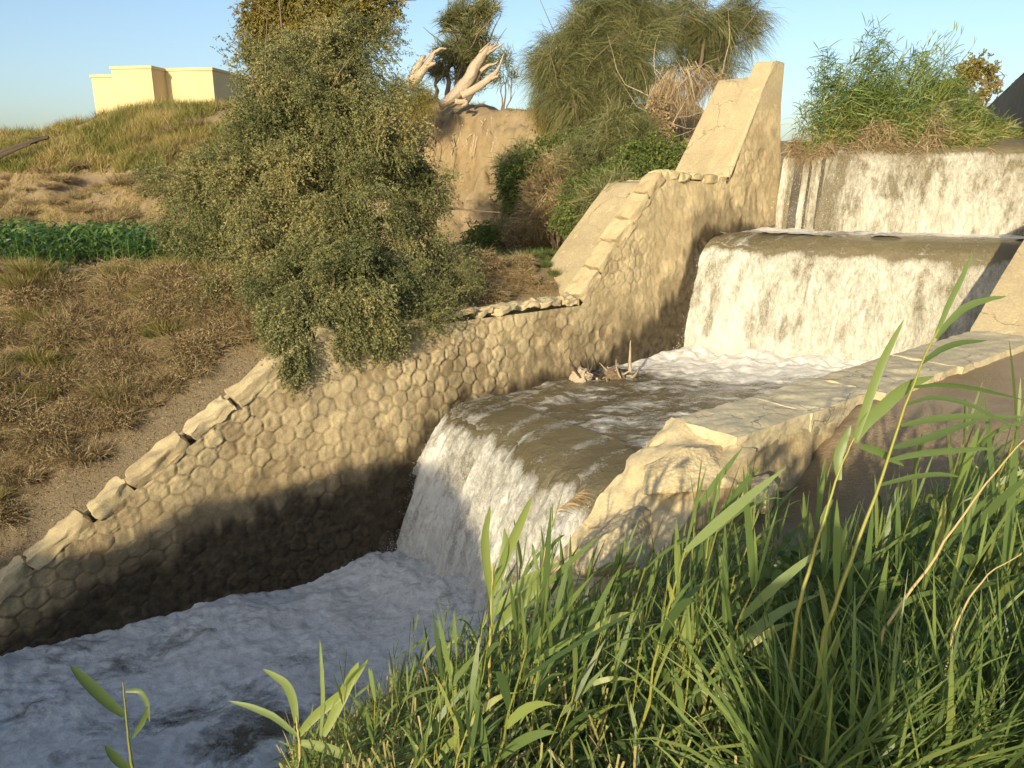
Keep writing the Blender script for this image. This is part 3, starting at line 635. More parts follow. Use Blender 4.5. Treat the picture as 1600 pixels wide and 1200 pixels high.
def river():
    s = np.concatenate([np.linspace(-60, -9, 60), np.linspace(-8.95, 2.2, 400)]); pp = np.linspace(-.9, 6.9, 260); S, P = np.meshgrid(s, pp, indexing='ij')
    boil = sstep(-.8, 1.1, S)
    Z = Z3 + wob_surface(S, P, .085, 1, 1.0) + .018 * fbm(S * 9, P * 13, 4, 3) + boil * (.07 * fbm(S * 1.7, P * 1.7, 3, 3) + .03 * fbm(S * 7, P * 7, 3, 3) + .12 * sstep(-.6, .8, S)) + .04 * np.sin(S * 2.2 + 1.5 * fbm(S * .6, P * .6, 2, 2)) * sstep(-9, -4, S)
    F = .90 + .42 * fbm(S * .75, P * 1.2, 5, 5) + .3 * sstep(-1.6, .6, S) - .30 * sstep(2.2, 4.4, P) * sstep(.2, -1.6, S)
    mb = MB(); mb.grid(W(S, P, Z), np.clip(.5 + .5 * fbm(S * .7, P * 1.2, 2.0, 3), 0, 1), np.clip(F, 0, 1), flip=True)
    tag(mb.build('river_water', M['w_low']), 'shaded white foaming river below the lowest fall', 'water', kind='structure')
river()
def top_pool():
    mb = MB(); s = np.linspace(16, 70, 60); pp = np.linspace(-2, 16, 40); S, P = np.meshgrid(s, pp, indexing='ij')
    mb.grid(W(S + .65 * np.clip(P, 0, 20), P, np.full_like(S, Z0 + .02) + .015 * fbm(S, P, 1, 3)), .5, .05, flip=True)
    tag(mb.build('pool_water', M['w_pool']), 'still upper pool behind the top fall and its reeds', 'water', kind='structure')
top_pool()

# ------------------------------------------------------------------ house on the hill
def house():
    root = empty('house', at(300, 165, 52) + np.array([0, 2, -2.5]), 'flat roofed ochre house standing on top of the grassy hill', 'house')
    t = 52; kids = []
    c1 = at(331, 107, t); zt = c1[2]; c2 = at(378, 121, t + 4)
    ax = nrm((c2 - c1) * np.array([1, 1, 0])); bx = np.array([-ax[1], ax[0], 0.]) ; bx = bx if bx[0] < 0 else -bx
    def vol(o, la, lb, h0, h1, nm):
        mb = MB(); c = o + ax * la / 2 + bx * lb / 2 + np.array([0, 0, (h0 + h1) / 2 - o[2]])
        block(mb, c, ax * la / 2, bx * lb / 2, np.array([0, 0, (h1 - h0) / 2]), .004, .5, 3, n=4, rnd=.0); w = mb.build('wall', M['plaster'], None, False)
        m2 = MB(); block(m2, c + np.array([0, 0, (h1 - h0) / 2 - .02]), ax * (la / 2 + .07), bx * (lb / 2 + .07), np.array([0, 0, .09]), .004, .5, 5, n=4, rnd=.0)
        pr = m2.build('parapet', M['plaster'], None, False); kids.extend([w, pr])
    L1 = 3.55; L2 = 2.9; L3 = 2.0
    vol(c1, 6.5, L1, zt - 7, zt, 'a')
    o2 = c1 + bx * (L1 - .1) - ax * 1.6; vol(o2, 7, L2, zt - 7, zt - .02, 'b')
    o3 = o2 + bx * (L2 - .1) + ax * .0 + ax * .5; vol(o3, 6, L3, zt - 7, zt - .45, 'c')
    settle(root, *kids)
house()

# ------------------------------------------------------------------ trees and bushes
def limbs(root_pt, targets, r0, mat, amp=.08, fork=.35):
    mb = MB(); root_pt = np.asarray(root_pt, float)
    for tg in targets:
        tg = np.asarray(tg, float); n = 9; ps = wob(root_pt, tg, n, amp); tube(mb, ps, np.linspace(r0, r0 * .15, n), 7, rng.random())
        for k in range(3):
            a = ps[random.randint(4, 7)]; b = tg + rng.normal(0, 1, 3) * np.linalg.norm(tg - root_pt) * .18
            tube(mb, wob(a, b, 6, amp), np.linspace(r0 * .35, r0 * .07, 6), 5, rng.random())
    return mb
def tree(name, label, cat, base, lobes, mk_crown, leaf, r0, bark='bark', group=None, amp=.08):
    root = empty(name, base, label, cat, group)
    tr = limbs(base, [np.array(l[:3]) for l in lobes], r0, None, amp).build('trunk', M[bark])
    mb = MB(); mk_crown(mb); cr = mb.build('crown', M[leaf], None, False)
    settle(root, tr, cr); return root
# the big drooping bush at the top of the masonry
blob = [(470, 150, 78), (540, 100, 64), (500, 190, 95, -.4), (430, 230, 88), (560, 215, 92, -.2), (350, 265, 55), (318, 300, 46), (605, 270, 58), (648, 262, 34), (340, 345, 80, -.3), (440, 320, 90, -.8), (530, 330, 90, -.9), (590, 350, 70, -.5), (300, 345, 46), (400, 430, 70, -1.2), (480, 440, 75, -1.6), (545, 445, 75, -1.7), (600, 440, 55, -1.2), (520, 485, 42, -1.9), (470, 490, 45, -2.2), (585, 490, 40, -1.8), (520, 55, 40), (470, 100, 45), (265, 300, 26), (655, 310, 30)]
lb = pxlobes(blob, 15.2)
tb = gpt(*at(470, 500, 15.4)[:2])
def crown1(mb):
    C, O = lobes_pts(lb, 430, .6, .0)
    C = C + O * (.26 * fbm(C[:, 0] * 1.7, C[:, 1] * 1.7, C[:, 2] * 1.7, 3))[:, None]; k = C[:, 1] < 16.6; C, O = C[k], O[k]
    O2 = nrm(O + np.array([0, -.15, .05]))
    sprays(mb, C, O2, 13, .31, 19, .046, .020, droop=.5, spread=.48, jit=.05, tvar=.4, ldev=.6, tint0=np.clip(.48 + .6 * fbm(C[:, 0] * 1.1, C[:, 1] * 1.1, C[:, 2] * 1.1, 3) + rng.normal(0, .12, len(C)), 0, 1))
    # hanging tongue over the wall and loose top shoots
    C, O = lobes_pts(pxlobes([(458, 525, 28, -2.4), (456, 560, 20, -2.5), (445, 495, 36, -2.2), (540, 520, 24, -1.9), (600, 515, 22, -1.6)], 15.0), 2600, .1, -.9); sprays(mb, C, O, 5, .22, 14, .05, .02, droop=1.1, spread=.5, jit=.05, tvar=.45)
    C, O = lobes_pts(pxlobes([(600, 70, 34), (395, 95, 40), (620, 140, 28), (245, 290, 25), (690, 285, 18)], 15.4), 420, .2); sprays(mb, C, nrm(O + [0.3, 0, .5]), 4, .36, 15, .05, .019, droop=.1, spread=.4, jit=.05, tvar=.4)
tree('bush', 'huge drooping olive green bush at the top of the hexagonal masonry', 'bush', tb, lb[::2], crown1, 'olive', .12)
# its low neighbour
l2 = pxlobes([(690, 420, 48), (640, 465, 52, -1.0), (715, 445, 32, -.4), (595, 495, 38, -1.9), (655, 490, 34, -1.6), (690, 470, 30, -1.2)], 15.6)
def crown2(mb):
    C, O = lobes_pts(l2, 1300, .3); sprays(mb, C, nrm(O + [.3, 0, .2]), 5, .33, 16, .042, .012, droop=.15, spread=.55, jit=.07, tvar=.4)
tree('bush', 'low spreading dark green shrub at the right foot of the huge bush', 'bush', gpt(*at(650, 480, 16)[:2]), l2, crown2, 'olive', .03)
# trees beyond
def needles(mb, lobes, dens, L=.5, W_=.012, n=26, droop=.8, up=.1, jit=.25, spread=.55, shell=.2, tvar=.3, gap=-.2):
    C, O = lobes_pts(lobes, dens, shell, gap); N = len(C); M_ = N * n
    ct = rng.random(N); P = np.repeat(C, n, 0) + rng.normal(0, jit * .5, (M_, 3))
    cd = nrm(O * .7 + rng.normal(0, .5, (N, 3)) + np.array([0, 0, up])); D = nrm(np.repeat(cd, n, 0) + rng.normal(0, spread * .55, (M_, 3)) + np.array([0, 0, -droop * .25]))
    tint = np.clip(np.repeat(ct, n) * (1 - tvar) + rng.random(M_) * tvar, 0, 1)
    blades(mb, P, D, L * rng.uniform(.5, 1.3, M_), W_ * rng.uniform(.7, 1.4, M_), droop * .5, 2, tint)
l3 = pxlobes([(420, 40, 42), (460, 5, 55), (530, 20, 62), (580, 10, 40), (405, 75, 24), (450, 60, 45), (500, 70, 55)], 30)
tree('tree', 'tall golden green tree rising behind the huge drooping bush', 'tree', gpt(*at(480, 160, 30)[:2]), l3,
     lambda mb: (lambda CO: sprays(mb, CO[0], CO[1], 6, .5, 20, .10, .045, droop=.2, spread=.7, jit=.15, tvar=.4))(lobes_pts(l3, 260, .2)), 'acacia', .16)
l4 = pxlobes([(750, 18, 26), (722, 28, 28), (700, 38, 16), (735, 60, 30), (715, 90, 36), (750, 95, 24), (690, 105, 26), (735, 120, 24), (765, 10, 12)], 36)
tree('casuarina_tree', 'slim wispy tree leaning against the sky behind the bleached stump', 'tree', gpt(*at(700, 140, 36)[:2]), l4, lambda mb: needles(mb, l4, 130, .5, .03, 30, .25, .35), 'tamarisk', .16)
l5 = pxlobes([(790, 95, 14), (780, 115, 18), (800, 118, 10)], 35)
tree('shrub', 'small sparse shrub on the hilltop just right of the bleached stump', 'shrub', gpt(*at(785, 135, 35)[:2]), l5, lambda mb: needles(mb, l5, 90, .4, .028, 26, .2, .5), 'tamarisk', .05)
l6 = pxlobes([(905, 75, 55), (945, 40, 62), (985, 20, 50), (875, 95, 42), (925, 130, 62), (985, 95, 52), (850, 110, 26), (955, 165, 42), (1000, 60, 40), (900, 150, 40)], 23.5, .4)
tree('tamarisk_tree', 'large feathery tamarisk on the hill between the bleached stump and the tall wall', 'tree', gpt(*at(935, 215, 23.5)[:2]), l6, lambda mb: needles(mb, l6, 210, .85, .013, 30, .9, .25, spread=.35), 'tamarisk', .11)
l7 = pxlobes([(1110, 30, 58), (1075, 70, 44), (1150, 50, 40), (1120, 90, 44), (1060, 20, 42), (1165, 15, 32)], 27, .4)
tree('tamarisk_tree', 'second feathery tamarisk against the sky just left of the tall wall', 'tree', gpt(*at(1080, 150, 27)[:2]), l7, lambda mb: needles(mb, l7, 150, .9, .014, 28, .9, .25, spread=.35, gap=-.05), 'tamarisk', .12)
l8 = pxlobes([(1060, 125, 26), (1095, 125, 24), (1035, 135, 20), (1125, 130, 20), (1143, 125, 14)], 21.8)
def crown8(mb):
    needles(mb, l8, 190, .6, .014, 26, 1.3, -.3, spread=.3, shell=.1, gap=0.0)
tree('tamarisk_branch', 'dead straw coloured tamarisk branch drooping beside the top of the tall wall', 'dead branch', gpt(*at(1010, 160, 22)[:2]), l8, crown8, 'deadneedle', .05, 'dead')
l8b = pxlobes([(1030, 160, 11), (1033, 180, 11), (1036, 200, 11), (1036, 222, 10)], 21.8)
tree('vine_column', 'dry vine hanging in a narrow column under the dead tamarisk branch', 'vine', gpt(*at(1036, 235, 21.8)[:2]), l8b[:2],
     lambda mb: (lambda CO: sprays(mb, CO[0], CO[1], 6, .16, 12, .06, .045, droop=.6, spread=.5, jit=.06))(lobes_pts(l8b, 1900, .2)), 'deadneedle', .04, 'dead')
def vinebush(label, lst, t, dens=560, leaf='vine', tj=.3, sz=.055):
    l = pxlobes(lst, t, tj); b = at(lst[-1][0], lst[-1][1] + lst[-1][2], t)
    return tree('shrub', label, 'shrub', gpt(b[0], b[1]), l, lambda mb: (lambda CO: sprays(mb, CO[0], nrm(CO[1] + [0, -.2, 0]), 5, .26, 12, sz, sz * .75, droop=.45, spread=.6, jit=.08, tvar=.4))(lobes_pts(l, dens, .4)), leaf, .03)
def wispbush(label, lst, t, dens=300, leaf='tamarisk', tj=.3, L=.5):
    l = pxlobes(lst, t, tj); b = at(lst[-1][0], lst[-1][1] + lst[-1][2], t)
    return tree('shrub', label, 'shrub', gpt(b[0], b[1]), l, lambda mb: needles(mb, l, dens, L, .013, 30, .6, .2, spread=.5), leaf, .03)
vinebush('bright green vine thicket directly left of the tall wall foot', [(1010, 240, 30), (1040, 235, 24), (985, 255, 28), (1020, 262, 30), (1058, 255, 16)], 21.2)
vinebush('green creeper covering the steep bank below the large tamarisk', [(850, 235, 26), (885, 225, 22), (830, 260, 30), (905, 215, 20), (800, 280, 22), (815, 310, 32)], 23)
vinebush('dark green creeper mound at the left foot of the sloping slab', [(930, 300, 34), (905, 330, 36), (950, 330, 28), (915, 365, 30)], 19.8)
vinebush('small low patch of bright creeper at the bottom of the bare cliff', [(755, 372, 20), (775, 360, 15), (740, 385, 14)], 23.6, 700)
vinebush('green creeper strand hanging right of the dry brown mound', [(985, 300, 26), (960, 280, 28), (1000, 280, 24), (970, 330, 18)], 20.4)
wispbush('feathery tamarisk shrub hanging above the green creeper mound', [(960, 200, 40), (930, 230, 36), (900, 250, 30), (1000, 215, 30), (920, 270, 34)], 21.6)
wispbush('olive wispy shrub at the left edge of the slope below the cliff', [(800, 262, 24), (815, 240, 20), (800, 295, 20), (795, 330, 16)], 23.6)
wispbush('small wispy shrub touching the sloping slab of the far wall', [(945, 315, 32), (970, 300, 25), (930, 345, 20)], 19.2)
wispbush('dry brown mound of dead vines between the green creepers', [(870, 270, 34), (850, 300, 28), (885, 310, 30), (840, 335, 26), (870, 340, 28)], 22, 420, 'twig', .3, .35)
wispbush('dead brown brush heap at the foot of the creeper bank', [(810, 355, 24), (835, 365, 24), (860, 360, 20), (800, 372, 14)], 22.6, 450, 'twig', .2, .3)
wispbush('yellowish shrub on the hilltop left of the large tamarisk', [(855, 150, 26), (875, 170, 30), (840, 170, 16), (860, 190, 20)], 25, 260, 'acacia', .3, .4)
wispbush('grey green bush around the foot of the second fallen stump', [(640, 150, 26), (665, 158, 20), (620, 150, 22), (655, 175, 22)], 26.5, 330, 'acacia', .3, .35)
# acacia beyond the top weir
l9 = pxlobes([(1525, 105, 15), (1505, 112, 13), (1545, 112, 12), (1520, 95 + 25, 13), (1498, 128, 10), (1550, 128, 9), (1480, 145, 16), (1455, 150, 12), (1535, 150, 11), (1550, 148, 8), (1500, 160, 8)], 46)
tree('acacia_tree', 'distant rounded acacia beyond the top weir beside the dark wall', 'tree', at(1512, 205, 46), l9,
     lambda mb: (lambda CO: sprays(mb, CO[0], CO[1], 5, .32, 16, .12, .08, droop=.1, spread=.7, jit=.15, tvar=.4))(lobes_pts(l9, 190, .1, 0.0)), 'acacia', .16)

# ------------------------------------------------------------------ fallen trunks and logs
def stump(name, label, base, main, r, arms, mat='dead'):
    root = empty(name, base, label, 'dead trunk'); kids = []
    mb = MB(); n = len(main); tube(mb, main, r, 18, .5, .05, .16); kids.append(mb.build('trunk', M[mat]))
    for k in range(5):      # splinters at the broken end
        e_ = np.asarray(main[-2]) + rng.normal(0, .06, 3); d_ = nrm(main[-1] - main[-4]) + rng.normal(0, .25, 3)
        m3 = MB(); tube(m3, np.array([e_ - d_ * .3, e_, e_ + d_ * random.uniform(.1, .35)]), [r[-3] * .4, r[-3] * .3, .008], 6, .5, .1); arms = arms if k else list(arms); kids.append(m3.build('splinter', M[mat]))
    for pts, ra in arms:
        m2 = MB(); tube(m2, pts, ra, 11, .5, .06, .18); kids.append(m2.build('branch', M[mat]))
    settle(root, *kids); return root
def P_(lst, t): return np.array([at(u, v, t + (k[0] if k else 0)) for u, v, *k in lst])
def smooth_path(p, n=14, jit=.012):
    p = np.asarray(p, float); x = np.linspace(0, 1, len(p)); X = np.linspace(0, 1, n)
    q = np.stack([np.interp(X, x, p[:, k]) for k in range(3)], 1)
    for _ in range(2): q[1:-1] = .25 * q[:-2] + .5 * q[1:-1] + .25 * q[2:]
    return q + rng.normal(0, jit, q.shape)
t = 27.6
stump('tree_stump', 'large bleached forked tree trunk lying on the edge of the cliff', at(705, 160, t), smooth_path(P_([(688, 166, -.2), (715, 150), (732, 128), (745, 104), (757, 82), (766, 72)], t), 16), np.interp(np.linspace(0, 1, 16), [0, .3, .6, .9, 1], [.11, .21, .17, .10, .025]),
      [(smooth_path(P_([(758, 86), (772, 76), (788, 66)], t), 9), np.linspace(.09, .02, 9)),
       (smooth_path(P_([(722, 150, -.1), (745, 138, -.2), (768, 122, -.2), (780, 105, -.2), (788, 84, -.2)], t), 14), np.interp(np.linspace(0, 1, 14), [0, .5, .7, 1], [.16, .12, .055, .02])),
       (smooth_path(P_([(750, 112), (764, 102), (778, 97)], t), 8), np.linspace(.09, .025, 8)),
       (smooth_path(P_([(766, 124, -.2), (777, 120, -.3), (780, 116, -.3)], t), 6), np.linspace(.09, .03, 6)),
       (smooth_path(P_([(712, 158, -.3), (735, 160, -.4), (722, 166, -.4)], t), 7), np.linspace(.1, .05, 7))])
stump('tree_stump', 'smaller bleached broken trunk partly hidden by the huge bush', at(645, 130, 26.5), smooth_path(P_([(640, 140), (660, 112), (672, 96), (682, 80)], 26.5), 12), np.linspace(.15, .06, 12),
      [(smooth_path(P_([(640, 130, .3), (652, 108, .3), (660, 90, .3), (664, 86, .3)], 26.5), 9), np.linspace(.17, .06, 9)), (smooth_path(P_([(680, 82), (690, 76), (697, 76)], 26.5), 6), np.linspace(.08, .03, 6)),
       (smooth_path(P_([(668, 105), (678, 100), (681, 98)], 26.5), 5), np.linspace(.09, .04, 5))])
stump('log', 'dark weathered log lying on the left shoulder of the grassy hill', at(20, 240, 34), smooth_path(P_([(-60, 262), (0, 242), (30, 228), (75, 214)], 33.5), 12), np.linspace(.20, .06, 12), [(smooth_path(P_([(-20, 255, -.3), (20, 236, -.3), (48, 226, -.3)], 33.5), 7), np.linspace(.12, .04, 7))], 'char')
pt = at(1510, 215, 23.4)
stump('driftwood_branch', 'bent pale driftwood branch caught on the crest of the top weir', pt, smooth_path(P_([(1466, 210, .6), (1500, 203, .2), (1530, 197), (1540, 194), (1562, 204)], 23.4), 14), np.interp(np.linspace(0, 1, 14), [0, .6, .75, 1], [.05, .10, .07, .045]), [], 'dead')
o = rock((0, 0, 0), (.20, .18, .2), 5, 4, .3, mat=M['dead'], name='wood_block', tint=.7); o.location = [float(k) for k in at(1561, 214, 22.6)]; tag(o, 'chunky pale wood block stranded on the top weir crest', 'driftwood')
# roots showing in the cliff
root = empty('roots', at(740, 200, 26.5), 'tangled bare roots hanging out of the eroded cliff below the stump', 'roots'); mb = MB()
for k in range(34):
    u = random.uniform(700, 775); v = random.uniform(175, 235); a = at(u, v, 26.5); x, y = a[:2]
    ys = np.linspace(24, 31, 80); zs = H(np.full(80, x), ys); i = np.argmax(zs > a[2]); y = ys[i]
    ps = [np.array([x, y - .05, a[2]])]
    for q in range(5): ps.append(ps[-1] + np.array([random.uniform(-.1, .1), random.uniform(-.07, .0), random.uniform(-.22, -.05)]))
    tube(mb, np.array(ps), np.linspace(.03, .008, 6), 5, random.random())
settle(root, mb.build('root_tangle', M['dead']))
# debris stranded in the pool
def debris(label, cu, cv, n, spread, mats, seed):
    c = at(cu, cv, 16.2); c[2] = Z2 + .05; root = empty('driftwood', c, label, 'debris'); kids = []
    mb = MB()
    for k in range(n):
        a = c + rng.normal(0, 1, 3) * np.array([spread, spread * .5, .05]); b = a + rng.normal(0, 1, 3) * np.array([.28, .2, .2]) + np.array([0, 0, .12])
        tube(mb, wob(a, b, 6, .05), np.linspace(random.uniform(.015, .04), .008, 6), 6, random.random(), .1)
    kids.append(mb.build('sticks', M[mats[0]]))
    for k in range(2):
        kids.append(rock(c + rng.normal(0, 1, 3) * np.array([spread * .7, .08, .02]) + np.array([0, 0, .06]), (.2, .12, .16), seed + k, 4, .8, mat=M[mats[1]], name='clump', tint=.3 + .3 * k))
    settle(root, *kids)
debris('tangle of brown driftwood stranded in the middle of the muddy pool', 965, 602, 16, .22, ('dead', 'bark'), 3)
debris('small dark and pale bundle of litter stranded near the far wall in the pool', 905, 600, 6, .15, ('char', 'dead'), 14)

# ------------------------------------------------------------------ far bank: corn, brush, tufts, twigs
def proto(parts, name, label, cat, group, loc):
    root = empty(name, (0, 0, 0), label, cat, group)
    for nm, mb, mt in parts:
        mb.build(nm, mt, root, False)
    root.location = [float(k) for k in loc]; return root
def cornp(h):
    lf = MB(); st = MB(); tube(st, np.array([[0, 0, -.05], [.01, 0, h * .5], [.0, .01, h * .9]]), [.012, .010, .004], 5, .5)
    n = 9; z = np.linspace(.12, .85, n) * h; a = np.arange(n) * 2.6 + rng.normal(0, .4, n)
    P = np.stack([0 * z, 0 * z, z], 1); D = np.stack([np.cos(a), np.sin(a), np.full(n, 1.1)], 1)
    blades(lf, P, D, h * rng.uniform(.45, .65, n), .065, rng.uniform(.35, .75, n), 5, None, 'leaf', side=np.stack([-np.sin(a) * 0, 0 * a, 0 * a + 1], 1) + .1)
    return st, lf
cp = []
for k in range(5):
    st, lf = cornp(random.uniform(.6, .8)); cp.append((st, lf))
clab = 'young green corn plant in the strip of corn below the grassy hill'
spots = []
while len(spots) < 230:
    u = random.uniform(-60, 300); t_ = 14.9 + 4.6 * random.random() ** 1.3; x = (u - 800) / 1200 * t_; y = t_ * 1.01
    s_, p_ = SPc(x, y)
    if p_ < np.interp(s_, [-8, -3.7, -2.3, -1, 0, 3], [-6.0, -5.6, -5, -3.9, -3.3, -3.3]): spots.append((x, y))
protos = []
for k in range(5): protos.append(proto([('stem', cp[k][0], M['corn']), ('leaves', cp[k][1], M['corn'])], 'corn_plant', clab, 'corn plant', 'corn plants in the field strip', gpt(*spots[k], -.02)))
for k in range(5, len(spots)): copy_tree(protos[k % 5], gpt(*spots[k], -.02), random.uniform(0, 6.28), random.uniform(.75, 1.15))
mb = MB(); N = 3600; u = rng.uniform(-60, 330, N); t_ = rng.uniform(16, 20.3, N); x = (u - 800) / 1200 * t_; y = t_ * 1.01; z = H(x, y)
k = z < -1.2; x, y, z = x[k], y[k], z[k]; a = rng.uniform(0, 6.28, len(x))
blades(mb, np.stack([x, y, z + rng.uniform(.1, .6, len(x))], 1), np.stack([np.cos(a), np.sin(a), 0 * a + 1.2], 1), rng.uniform(.3, .45, len(x)), .055, .5, 4, None, 'leaf')
tag(mb.build('corn_crop', M['corn'], None, False), 'dense corn leaves filling the far rows of the field strip', 'crop', kind='stuff')

def brush_proto(kind, r=.35, h=.35):
    mb = MB()
    if kind == 'dry':
        n = 420; a = rng.uniform(0, 6.28, n); rr = r * np.sqrt(rng.random(n)); P = np.stack([np.cos(a) * rr * .5, np.sin(a) * rr * .5, rng.uniform(-.05, .12, n)], 1)
        D = np.stack([np.cos(a) + rng.normal(0, .6, n), np.sin(a) + rng.normal(0, .6, n), rng.uniform(.1, 1.4, n)], 1)
        blades(mb, P, D, h * rng.uniform(.5, 1.5, n), .009, rng.uniform(.1, .6, n), 3)
        nb = 2600; q = nrm(rng.normal(0, 1, (nb, 3))) * (rng.random((nb, 1)) ** .4) * np.array([r, r, h * .75]); q[:, 2] = abs(q[:, 2]) 
        leaves(mb, q, rng.normal(0, 1, (nb, 3)) + [0, 0, -.3], rng.uniform(.02, .05, nb), .012, np.clip(rng.random(nb) * .7 + .15, 0, 1))
        return mb, 'twig'
    if kind == 'brown':
        n = 900; a = rng.uniform(0, 6.28, n); rr = r * np.sqrt(rng.random(n)); P = np.stack([np.cos(a) * rr, np.sin(a) * rr, 0 * a], 1)
        D = np.stack([np.cos(a) * .6 + rng.normal(0, .5, n), np.sin(a) * .6 + rng.normal(0, .5, n), rng.uniform(.4, 1.5, n)], 1)
        blades(mb, P, D, h * rng.uniform(.4, 1.2, n), .011, rng.uniform(.2, .9, n), 3); return mb, 'drygrass'
    n = 700; a = rng.uniform(0, 6.28, n); rr = r * .7 * np.sqrt(rng.random(n)); P = np.stack([np.cos(a) * rr, np.sin(a) * rr, 0 * a], 1)
    D = np.stack([np.cos(a) * .5 + rng.normal(0, .35, n), np.sin(a) * .5 + rng.normal(0, .35, n), rng.uniform(.6, 1.5, n)], 1)
    blades(mb, P, D, h * rng.uniform(.5, 1.2, n), .010, rng.uniform(.1, .5, n), 3); return mb, ('greentuft' if kind == 'green' else 'grass')
def scatter(kind, name, label, cat, group, pts, nproto=4, r=.35, h=.35, sc=(.6, 1.3)):
    pr = []
    for k, (x, y) in enumerate(pts):
        loc = gpt(x, y, -.03)
        if k < nproto:
            mb, mt = brush_proto(kind, r, h); pr.append(proto([('foliage', mb, M[mt])], name, label, cat, group, loc)); pr[-1].rotation_euler[2] = random.uniform(0, 6)
        else: copy_tree(pr[k % nproto], loc, random.uniform(0, 6.28), random.uniform(*sc))
def bank_pts(n, smin, smax, f, cond=None):
    r = []
    while len(r) < n:
        s = random.uniform(smin, smax); q = random.random(); pe = np.interp(s, [-8, -3.7, -2.3, -1, 0, 3, 6], [-6.2, -5.2, -4.5, -3.2, -2.5, -2.1, -2.0])
        p = -.75 + (pe + .75) * q
        if cond and not cond(s, p, q): continue
        r.append(tuple(float(k) for k in W(s, p)))
    return r
left_ok = lambda s, p, q: q > .04 + .14 * random.random() + (.06 if s > -2.6 else 0)
scatter('dry', 'dry_bush', 'dry brown leafless bush on the steep bank below the corn', 'dry bush', 'dry bushes on the left bank', bank_pts(190, -8.5, -.3, 0, left_ok), 6, .40, .44)
scatter('brown', 'dry_grass_tuft', 'tuft of withered brown grass on the steep bank below the corn', 'grass tuft', 'withered tufts on the left bank', bank_pts(210, -8.5, -.2, 0, left_ok), 6, .30, .40)
scatter('grass', 'grass_tuft', 'yellowish grass tuft among the dry bushes on the steep bank', 'grass tuft', 'yellow tufts on the left bank', bank_pts(85, -8.5, -.4, 0, lambda s, p, q: q > .15 and vn(s * .8, p * .8) > -.2), 5, .26, .42, (.6, 1.3))
scatter('green', 'green_tuft', 'fresh green tuft among the dry bushes on the steep bank', 'grass tuft', 'green tufts on the left bank', bank_pts(75, -8.5, -.6, 0, lambda s, p, q: q > .38), 4, .17, .24, (.6, 1.2))
scatter('dry', 'dry_bush', 'dry brown bush on the ledge right of the huge bush', 'dry bush', 'dry bushes on the ledge above the masonry', bank_pts(34, 2.6, 6.0, 0), 4, .26, .24)
scatter('green', 'green_tuft', 'green tuft along the foot of the cliff and creepers', 'grass tuft', 'green tufts at the foot of the cliff', [tuple(at(random.uniform(730, 905), random.uniform(385, 412), random.uniform(17.2, 22.5))[:2]) for k in range(64)], 4, .22, .26)
scatter('dry', 'dry_bush', 'dry brown scrub on the slope at the bottom of the bare cliff', 'dry bush', 'dry scrub under the cliff', [tuple(at(random.uniform(690, 800), 370, random.uniform(23.3, 25.6))[:2]) for k in range(14)], 4, .3, .3)
scatter('green', 'green_tuft', 'green tuft on the near edge of the corn strip', 'grass tuft', 'green tufts at the edge of the corn', [tuple(at(random.uniform(0, 330), 432, random.uniform(14, 14.8))[:2]) for k in range(22)], 3, .2, .2)
# grass of the hill
def hillpts(n, u0, u1, t0, t1, zmin, cond=None):
    x, y = [], []
    while len(x) < n:
        u = rng.uniform(u0, u1, 4000); t = rng.uniform(t0, t1, 4000); X = (u - 800) / 1200 * t; Y = t; z = H(X, Y)
        k = (z > zmin) & (fbm(X * .35, Y * .35, 11.0, 3) > -.85)
        if cond is not None: k &= cond(X, Y, z)
        x.extend(X[k]); y.extend(Y[k])
    return np.array(x[:n]), np.array(y[:n])
mb = MB(); x, y = hillpts(90000, -60, 560, 31, 45, .0); n = len(x); cl = fbm(x * .8, y * .8, 3.0, 3)
D = np.stack([rng.normal(.1, .4, n), rng.normal(0, .4, n), np.full(n, 1.)], 1)
blades(mb, gpt(x, y, -.03), D, rng.uniform(.35, .9, n), .026, rng.uniform(.1, .6, n), 3, np.clip(.5 + .4 * cl + rng.normal(0, .18, n), 0, 1))
x, y = hillpts(26000, -60, 560, 26, 36, -1.75); n = len(x); cl = fbm(x * .8, y * .8, 3.0, 3); kk = cl > -.2; x, y, cl = x[kk], y[kk], cl[kk]; n = len(x)
blades(mb, gpt(x, y, -.03), np.stack([rng.normal(.1, .5, n), rng.normal(0, .5, n), np.full(n, 1.)], 1), rng.uniform(.2, .5, n), .022, rng.uniform(.2, .8, n), 3, np.clip(.62 + .3 * cl + rng.normal(0, .18, n), 0, 1))
x, y = hillpts(16000, 690, 1180, 22, 36, .9); n = len(x); cl = fbm(x * .8, y * .8, 3.0, 3); kk = cl > .0; x, y, cl = x[kk], y[kk], cl[kk]; n = len(x)
blades(mb, gpt(x, y, -.03), np.stack([rng.normal(.1, .5, n), rng.normal(0, .5, n), np.full(n, 1.)], 1), rng.uniform(.12, .38, n), .018, rng.uniform(.2, .8, n), 3, np.clip(.6 + .3 * cl + rng.normal(0, .18, n), 0, 1))
tag(mb.build('grass', M['grass'], None, False), 'yellow green grass growing over the hill', 'grass', kind='stuff')
scatter('brown', 'dry_grass_tuft', 'withered tuft on the eroded slope behind the corn strip', 'grass tuft', 'withered tufts behind the corn', [tuple(at(random.uniform(-20, 330), 320, random.uniform(27, 36))[:2]) for k in range(90)], 4, .34, .45, (.7, 1.5))
